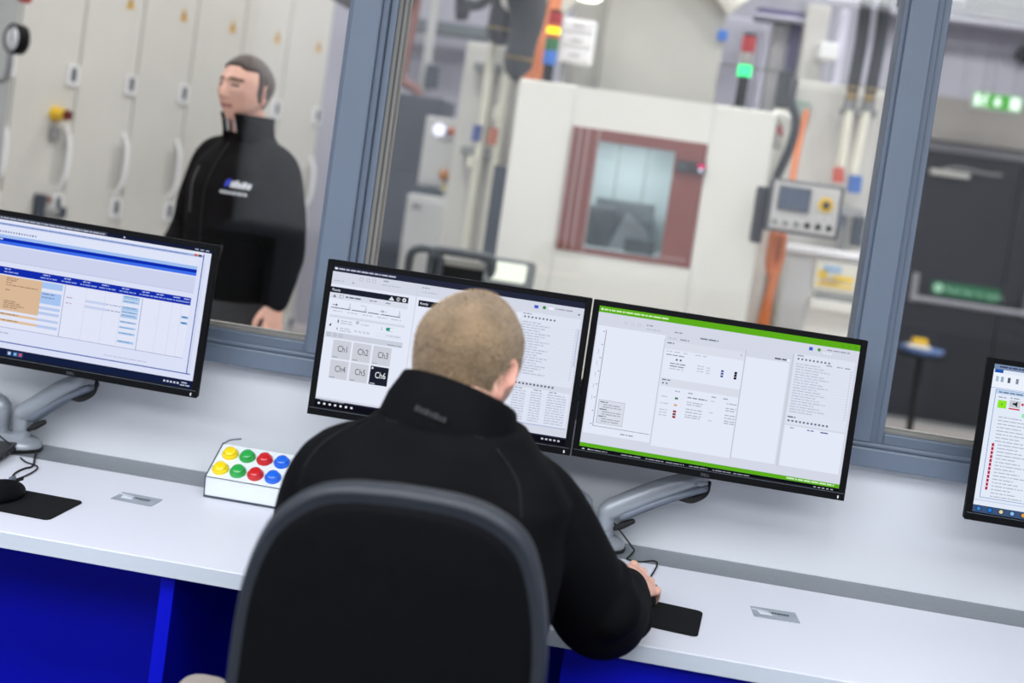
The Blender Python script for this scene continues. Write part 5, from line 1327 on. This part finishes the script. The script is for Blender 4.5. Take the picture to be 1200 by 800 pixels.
vpipe('pipe', (1019, 114), (1000, 205), 3.47, .022, 'white pipe ending in a blue valve beside the right window post', VR, (('blue_valve', (1003, 206), (1000, 226), .034, mat('blue_valve', (70, 110, 180), .4, var=.05)), ('joint', (1019, 114), (1016, 130), .032, STEEL)))
cl = MB(); q = P(998, 250, 3.45)
cl.bx(q.x-.10, q.x+.06, 3.45, 3.55, q.z-.02, q.z+.03, GREY, .01).bx(q.x+.02, q.x+.07, 3.44, 3.52, q.z-.16, q.z-.01, SLATE, .01).bx(q.x-.11, q.x-.05, 3.43, 3.5, q.z-.08, q.z+.0, BLUP, .01).tube([Vector((q.x-.02, 3.5, q.z+.02)), Vector((q.x-.02, 3.5, q.z-.3)), Vector((q.x-.04, 3.52, q.z-.6))], .018, GREY)
tag(cl.build('valve'), 'grey and blue pipe valve right of the control panel', 'valve')
# upper pipework in lilac and grey
ug = 'upper machine frame members'
def slab(tl, br, Y, d, m, name, label, cat, group=None, bev=.01, z0=None):
    a, b_, z0_, z1_ = pbox(tl, br, Y, 0, z0); return tag(MB().bx(a, b_, Y, Y+d, z0_, z1_, m, bev).build(name), label, cat, group)
slab((888, 8), (945, 24), 4.5, .3, PURPLE, 'beam', 'purple steel beam above the right signal tower', 'beam')
slab((884, 14), (955, 28), 4.45, .1, LILACP, 'rail', 'lilac steel rail along the purple beam', 'rail')
slab((908, 26), (920, 86), 4.6, .2, mat('pale_pipe_grey', (184, 182, 186), .4, var=.05), 'pipe_bank', 'pale grey pipe bank right of the green signal light', 'pipe', z0=0)
slab((928, 26), (932, 92), 4.55, .15, PURPLE, 'post', 'purple steel post below the purple beam', 'post', z0=0)
slab((850, 18), (890, 90), 4.9, .2, LILACP, 'cladding_panel', 'lilac panel behind the right signal tower', 'panel', z0=0)
slab((948, 4), (962, 92), 4.4, .3, mat('cream_grey', (204, 202, 198), .5, var=.04), 'machine_column', 'pale machine column left of the two black hoses', 'column', z0=0)
slab((962, 48), (981, 70), 4.2, .2, WHITEP, 'small_box', 'small white box on the pale machine column', 'box')
slab((987, 10), (984, 98), 4.3, .1, LILACP, 'post', 'lilac post just left of the two black hoses', 'post', z0=0)
slab((846, 74), (925, 84), 3.9, .1, GREY, 'rail', 'grey horizontal rail behind the green signal light', 'rail')
slab((915, 82), (926, 126), 3.5, .1, CHAR, 'bracket', 'black bracket at the top right corner of the chamber', 'bracket')
slab((842, 34), (852, 48), 3.85, .05, BLUP, 'label_plate', 'small blue plate on the grey machine housing', 'plate')
tag(MB().tube([P(931, 95, 3.0), P(927, 118, 2.97), P(933, 142, 2.96), P(925, 175, 2.96), P(911, 206, 2.96)], .02, CHAR, 12).build('hose'), 'black hose down the right side of the chamber', 'hose')
q = P(918, 152, 3.05); tag(MB().lathe([(.03, -.02), (.03, .02), (.02, .03)], mat('pink_cap', (196, 80, 92), .4, var=.05), FRONT((q.x, 3.05, q.z))).build('red_stopper'), 'small pink-red cap at the right side of the chamber', 'cap')
OG = 'orange cables beside the control panel'
tag(MB().tube([P(945, 132, 3.5), P(938, 160, 3.45), P(931, 195, 3.35), P(926, 230, 3.2)], .017, ORANGE, 12).build('cable'), 'orange cable dropping behind the top of the control panel', 'cable', OG)
tag(MB().tube([P(907, 275, 2.9), P(902, 310, 2.95), P(905, 330, 2.95), P(893, 378, 2.95), P(888, 420, 3.0)], .022, ORANGE, 12).build('cable'), 'left orange cable hanging below the control panel', 'cable', OG)
tag(MB().tube([P(917, 277, 2.9), P(914, 300, 2.95), P(904, 335, 2.95), P(896, 380, 2.98), P(892, 430, 3.0)], .022, ORANGE, 12).build('cable'), 'right orange cable hanging below the control panel', 'cable', OG)
tag(MB().tube([P(888, 330, 3.05), P(884, 360, 3.05), P(880, 420, 3.05)], .03, CHAR, 12).build('cable'), 'thick black cable below the control panel', 'cable')
# control panel
a, b_, z0_, z1_ = pbox((903, 207), (988, 283), 2.6, 0); a = P(900, 238, 2.6).x; b_ = P(986, 250, 2.6).x; z1_ = P(945, 213, 2.6).z; z0_ = P(940, 276, 2.6).z
cp = thing('operator_console', ((a+b_)/2, 2.7, z0_), 'grey control panel with a display, a yellow emergency stop and six switches', 'control panel')
MB().bx(a, b_, 2.6, 2.70, z0_, z1_, mat('panel_dark_grey', (84, 86, 90), .5, var=.04), .008).build('housing', cp)
MB().bx(a+.016, b_-.016, 2.590, 2.602, z0_+.014, z1_-.014, mat('panel_face', (196, 194, 190), .45, var=.03), .003).build('face', cp)
MB().bx(a-.045, a-.002, 2.62, 2.74, z0_-.06, z1_-.045, CHAR, .008).build('mount_plate', cp, label='dark mounting plate')
ax, az = (b_-a), (z1_-z0_)
d = MB().bx(a+ax*.12, a+ax*.56, 2.583, 2.592, z0_+az*.42, z0_+az*.88, mat('display_bezel', (96, 100, 108), .4, var=.03), .002).build('display', cp)
MB().bx(a+ax*.15, a+ax*.53, 2.580, 2.584, z0_+az*.47, z0_+az*.84, mat('display_blue_grey', (84, 94, 112), .25, var=.04)).build('screen', d)
ex_, ez_ = a+ax*.77, z0_+az*.62
e = MB().lathe([(.032, 0), (.032, .006), (.030, .008)], YEL, FRONT((ex_, 2.592, ez_))).build('emergency_stop', cp, label='yellow emergency stop plate with a dark button')
MB().lathe([(.012, .004), (.012, .02), (.017, .022), (.017, .030), (.001, .034)], mat('dark_brown_button', (70, 48, 30), .4, var=.05), FRONT((ex_, 2.592, ez_))).build('button', e)
for k in range(6):
    xx = a+ax*(.12+.148*k)
    MB().lathe([(.013, 0), (.013, .006), (.009, .010), (.009, .02), (.001, .021)], GREY if k < 3 else BLACK, FRONT((xx, 2.592, z0_+az*.2))).build('switch', cp)
for k in range(2): MB().lathe([(.005, 0), (.005, .003), (.001, .004)], WHITEP, FRONT((a+ax*(.72+.12*k), 2.591, z0_+az*.38))).build('indicator', cp)
MB().tube([((a+b_)/2, 2.70, (z0_+z1_)/2), ((a+b_)/2-.1, 2.9, (z0_+z1_)/2), (cx1+.06, 3.05, (z0_+z1_)/2)], .03, SLATE).build('bracket', cp)
# low white cabinet with the safety notice
a, b_, z0_, z1_ = pbox((920, 293), (1000, 380), 3.2, 0)
xm = P(955, 300, 3.2).x; xr = P(1040, 330, 3.2).x
ls = thing('drive_cabinet', ((a+b_)/2, 3.4, 0), 'low white drive cabinet under the control panel carrying a yellow notice', 'cabinet')
MB().bx(a, xr, 3.2, 3.56, 0, z1_, CREAM, .01).build('body', ls)
MB().bx(a-.01, xr+.01, 3.17, 3.57, z1_, z1_+.03, WHITEP, .006).build('top', ls)
MB().bx(a+.01, xm-.005, 3.185, 3.2, .1, z1_-.02, CABR, .006).build('door', ls)
MB().bx(xm+.005, xr-.01, 3.185, 3.2, P(960, 340, 3.2).z, z1_-.015, CREAM, .006).build('upper_panel', ls)
MB().bx(xm+.005, xr-.01, 3.16, 3.2, P(960, 362, 3.2).z, P(960, 350, 3.2).z, CREAM, .006).build('drawer', ls)
MB().bx(xm+.02, xr-.05, 3.188, 3.201, P(960, 350, 3.2).z, P(960, 343, 3.2).z, GREY).build('slot', ls)
# notice
n0, n1 = P(958, 307, 3.17), P(1001, 343, 3.17); nw, nh = n1.x-n0.x, n0.z-n1.z
no = thing('safety_notice', (n0.x, 3.183, n1.z), 'yellow and blue safety notice stuck on the drive cabinet', 'notice')
MB().bx(n0.x, n1.x, 3.180, 3.1845, n1.z, n0.z, mat('notice_white', (224, 220, 206), .5, var=.03)).build('sheet', no)
pm = MB(); NY = mat('notice_yellow', (232, 198, 70), .5, var=.06); NB = mat('notice_blue', (160, 186, 210), .5, var=.05)
pm.bx(n0.x+.01, n0.x+nw*.30, 3.178, 3.181, n0.z-nh*.62, n0.z-nh*.28, NY).bx(n0.x+nw*.18, n0.x+nw*.62, 3.178, 3.181, n0.z-nh*.36, n0.z-.006, NB)
pm.bx(n0.x+nw*.45, n1.x-.01, 3.178, 3.181, n0.z-nh*.66, n0.z-nh*.42, NY).bx(n0.x+.01, n1.x-.01, 3.178, 3.181, n1.z+.01, n0.z-nh*.76, NY)
for k in range(4): pm.bx(n0.x+nw*.15, n0.x+nw*(.55+.1*(k % 3)), 3.177, 3.1785, n1.z+.018+k*.012, n1.z+.022+k*.012, mat('notice_text', (180, 140, 60), .5, var=0))
pm.build('printing', no)

# ---- end-wall door, exit sign
DYY = 6.9
dt = P(1090, 175, DYY); dx0 = dt.x-.28; dw = .98
dd = thing('door_1', (dx0+dw, DYY, 0), None, None); dd['kind'] = 'structure'
for s in (0, 1):
    xa = dx0+s*(dw+.005)
    leaf = MB().bx(xa, xa+dw, DYY, DYY+.06, .02, 2.10, DOORM, .004).build('leaf', dd); leaf['kind'] = 'structure'
fm = MB().bx(dx0-.06, dx0, DYY-.02, DYY+.1, 0, 2.17, SLATE).bx(dx0+2*dw+.005, dx0+2*dw+.065, DYY-.02, DYY+.1, 0, 2.17, SLATE).bx(dx0-.06, dx0+2*dw+.065, DYY-.02, DYY+.1, 2.105, 2.17, mat('door_head', (110, 110, 116), .5, var=.04))
fm.build('door_frame', dd)['kind'] = 'structure'
struct('trim_threshold', MB().bx(1.2, 5, 6.78, 6.9, 0, .02, GREY))
q0, q1 = P(1092, 197, DYY-.06), P(1137, 207, DYY-.06)
dcl = thing('door_closer', (q0.x, DYY, q1.z), 'pale door closer at the top of the dark end door', 'door closer')
MB().bx(q0.x, q1.x, DYY-.06, DYY, q1.z-.02, q0.z, mat('closer_grey', (196, 196, 190), .45, var=.03), .008).build('body', dcl)
MB().tube([Vector((q0.x+.10, DYY-.05, q0.z+.01)), Vector((q0.x+.20, DYY-.06, q0.z+.03)), Vector((q0.x+.40, DYY-.06, q0.z+.015)), Vector((q0.x+.52, DYY-.05, q0.z+.02))], .011, GREY).build('arm', dcl)
pa, pb = P(1070, 347, DYY-.08), P(1206, 370, DYY-.08); zb_ = (pa.z+pb.z)/2
pbk = thing('push_bar', (pa.x, DYY, zb_), 'grey push bar across the dark end door', 'push bar')
MB().cyl((pa.x, DYY-.08, zb_), (pa.x+.98, DYY-.08, zb_), .022, mat('bar_grey', (150, 150, 158), .4, metal=.3, var=.03)).build('bar', pbk)
for xx in (pa.x, pa.x+.86): MB().bx(xx-.025, xx+.025, DYY-.09, DYY, zb_-.03, zb_+.19, MATS['bar_grey'], .012).build('bracket', pbk)
s0, s1 = P(1093, 330, DYY-.01), P(1171, 354, DYY-.01)
sg = thing('door_sign', (s0.x, DYY-.004, s1.z), 'green push bar sign on the dark end door', 'sign')
zc = (s0.z+s1.z)/2; GS = mat('sign_green', (22, 104, 66), .5, var=.04)
MB().bx(s0.x, s1.x, DYY-.006, DYY-.001, zc-.052, zc+.052, GS).build('plate', sg)
sgx = MB().text('Push bar to open', .062, mat('sign_white', (170, 220, 190), .5, var=0), FRONT((s0.x+.105, DYY-.0075, zc-.022)))
Md = FRONT((s0.x+.05, DYY-.0075, zc)); sgx.lathe([(.026, 0), (.036, 0), (.036, .001), (.026, .001)], MATS['sign_white'], Md, 24)
sgx.build('lettering', sg)
q0, q1 = P(1141, 106, 6.3), P(1197, 131, 6.3); zc = (P(1169, 108, 6.3).z+P(1169, 131, 6.3).z)/2
es = thing('exit_sign', ((q0.x+q1.x)/2, 6.3, zc), 'lit green exit sign with a down arrow hanging before the end wall', 'sign')
hx = (q1.x-q0.x)/2; xc = (q0.x+q1.x)/2
MB().bx(xc-hx, xc+hx, 6.3, 6.34, zc-.062, zc+.062, mat('sign_case', (200, 210, 206), .4, var=.02), .006).build('case', es)
MB().bx(xc-hx+.008, xc+hx-.008, 6.296, 6.30, zc-.052, zc+.052, emis((96, 190, 84), 1.0)).build('lit_panel', es)
sy = MB(); EW = emis((238, 255, 244), 1.5)
Me = FRONT((xc, 6.2955, zc))
ar = [(-.014, .034), (.014, .034), (.014, 0), (.034, 0), (0, -.040), (-.034, 0), (-.014, 0)]
sy.prism(ar[::-1], .001, EW, Me)
for cxx, sgn in ((-hx*.66, 1),):
    Mr = Me @ Matrix.Translation((cxx, 0, 0))
    sy.bx(-.045, -.008, -.044, .044, 0, .001, EW, 0, Mr)                                            # doorway
    sy.lathe([(.0001, 0), (.011, 0), (.011, .001), (.0001, .001)], EW, Mr @ Matrix.Translation((.036, .036, 0)), 16)
    sy.prism([(.010, .022), (.044, .022), (.052, .002), (.045, .000), (.036, .012), (.030, -.012), (.048, -.044), (.036, -.046), (.018, -.016), (.006, -.044), (-.006, -.040), (.014, -.006), (.016, .010), (.002, .004), (-.004, .012)], .001, EW, Mr)
Mr = Me @ Matrix.Translation((hx*.70, 0, 0))
sy.bx(-.035, .035, -.044, .044, 0, .001, EW, 0, Mr)
sy.build('symbols', es, label='white running figure, arrow and doorway')
for xx in (xc-hx*.6, xc+hx*.6): MB().cyl((xx, 6.32, zc+.06), (xx, 6.32, WH), .004, GREY).build('hanger', es)
# corner duct top right and small dark fitting
q0, q1 = P(1150, -6, 5.6), P(1230, 4, 5.6)
tag(MB().bx(q0.x, q1.x+.8, 5.6, 6.0, P(1185, 6, 5.6).z, P(1185, 6, 5.6).z+.3, CHAR).cyl((q0.x+.3, 5.8, P(1185, 6, 5.6).z+.2), (q0.x+.3, 5.8, WH), .01, GREY).build('cable_tray'), 'dark cable tray at the top right corner above the exit sign', 'cable tray')
q = P(1200, 64, 6.9); tag(MB().lathe([(.06, 0), (.06, .05), (.03, .08)], CHAR, FRONT((q.x+.02, 6.98, q.z))).build('wall_lamp'), 'small dark wall lamp at the right edge above the exit sign', 'lamp')
# added stand and tray, standing in for an unidentified blue and yellow item
q = P(1080, 412, 4.6)
st = thing('added_stand', (q.x, 4.6, 0), 'small black stand added under an unidentified item, low before the dark end door', 'table')
MB().lathe([(.001, -.03), (.14, -.03), (.14, -.02), (.001, -.02)], BLACKM, Matrix.Translation((q.x, 4.6, q.z)), 36).build('top', st)
MB().cyl((q.x, 4.6, .02), (q.x, 4.6, q.z-.03), .02, BLACKM).build('column', st)
MB().lathe([(.12, 0), (.12, .012), (.03, .03)], BLACKM, Matrix.Translation((q.x, 4.6, 0))).build('foot', st)
ty = thing('tray', (q.x, 4.6, q.z-.02), 'blue oval of an unidentified item, shaped as a tray, by the right window post', 'tray')
MB().lathe([(.06, 0), (.11, .004), (.13, .03), (.126, .03), (.105, .010), (.001, .008)], mat('tray_blue', (96, 122, 170), .4, var=.06), Matrix.Translation((q.x, 4.6, q.z-.02)) @ Matrix.Diagonal((1, .85, 1.5, 1)), 36).build('dish', ty)
tag(MB().box((q.x-.02, 4.60, q.z+.060), (.085, .06, .034), YEL, .006).build('carton'), 'yellow top of the unidentified item, shaped as a small carton', 'carton')
tag(MB().box((q.x-.03, 4.58, q.z+.018), (.13, .09, .046), mat('cream_packet', (236, 226, 208), .5, var=.05), .008).build('packet'), 'cream middle of the unidentified item, shaped as a packet', 'packet')

# ------------------------------------------------------------------ view
sc.view_settings.view_transform = 'Standard'; sc.view_settings.look = 'None'
sc.view_settings.exposure = 0; sc.view_settings.gamma = 1; sc.view_settings.use_curve_mapping = False
sc.cycles.use_denoising = True
sc.cycles.max_bounces = 10; sc.cycles.transparent_max_bounces = 16; sc.cycles.glossy_bounces = 4; sc.cycles.diffuse_bounces = 4
sc.cycles.sample_clamp_indirect = 6
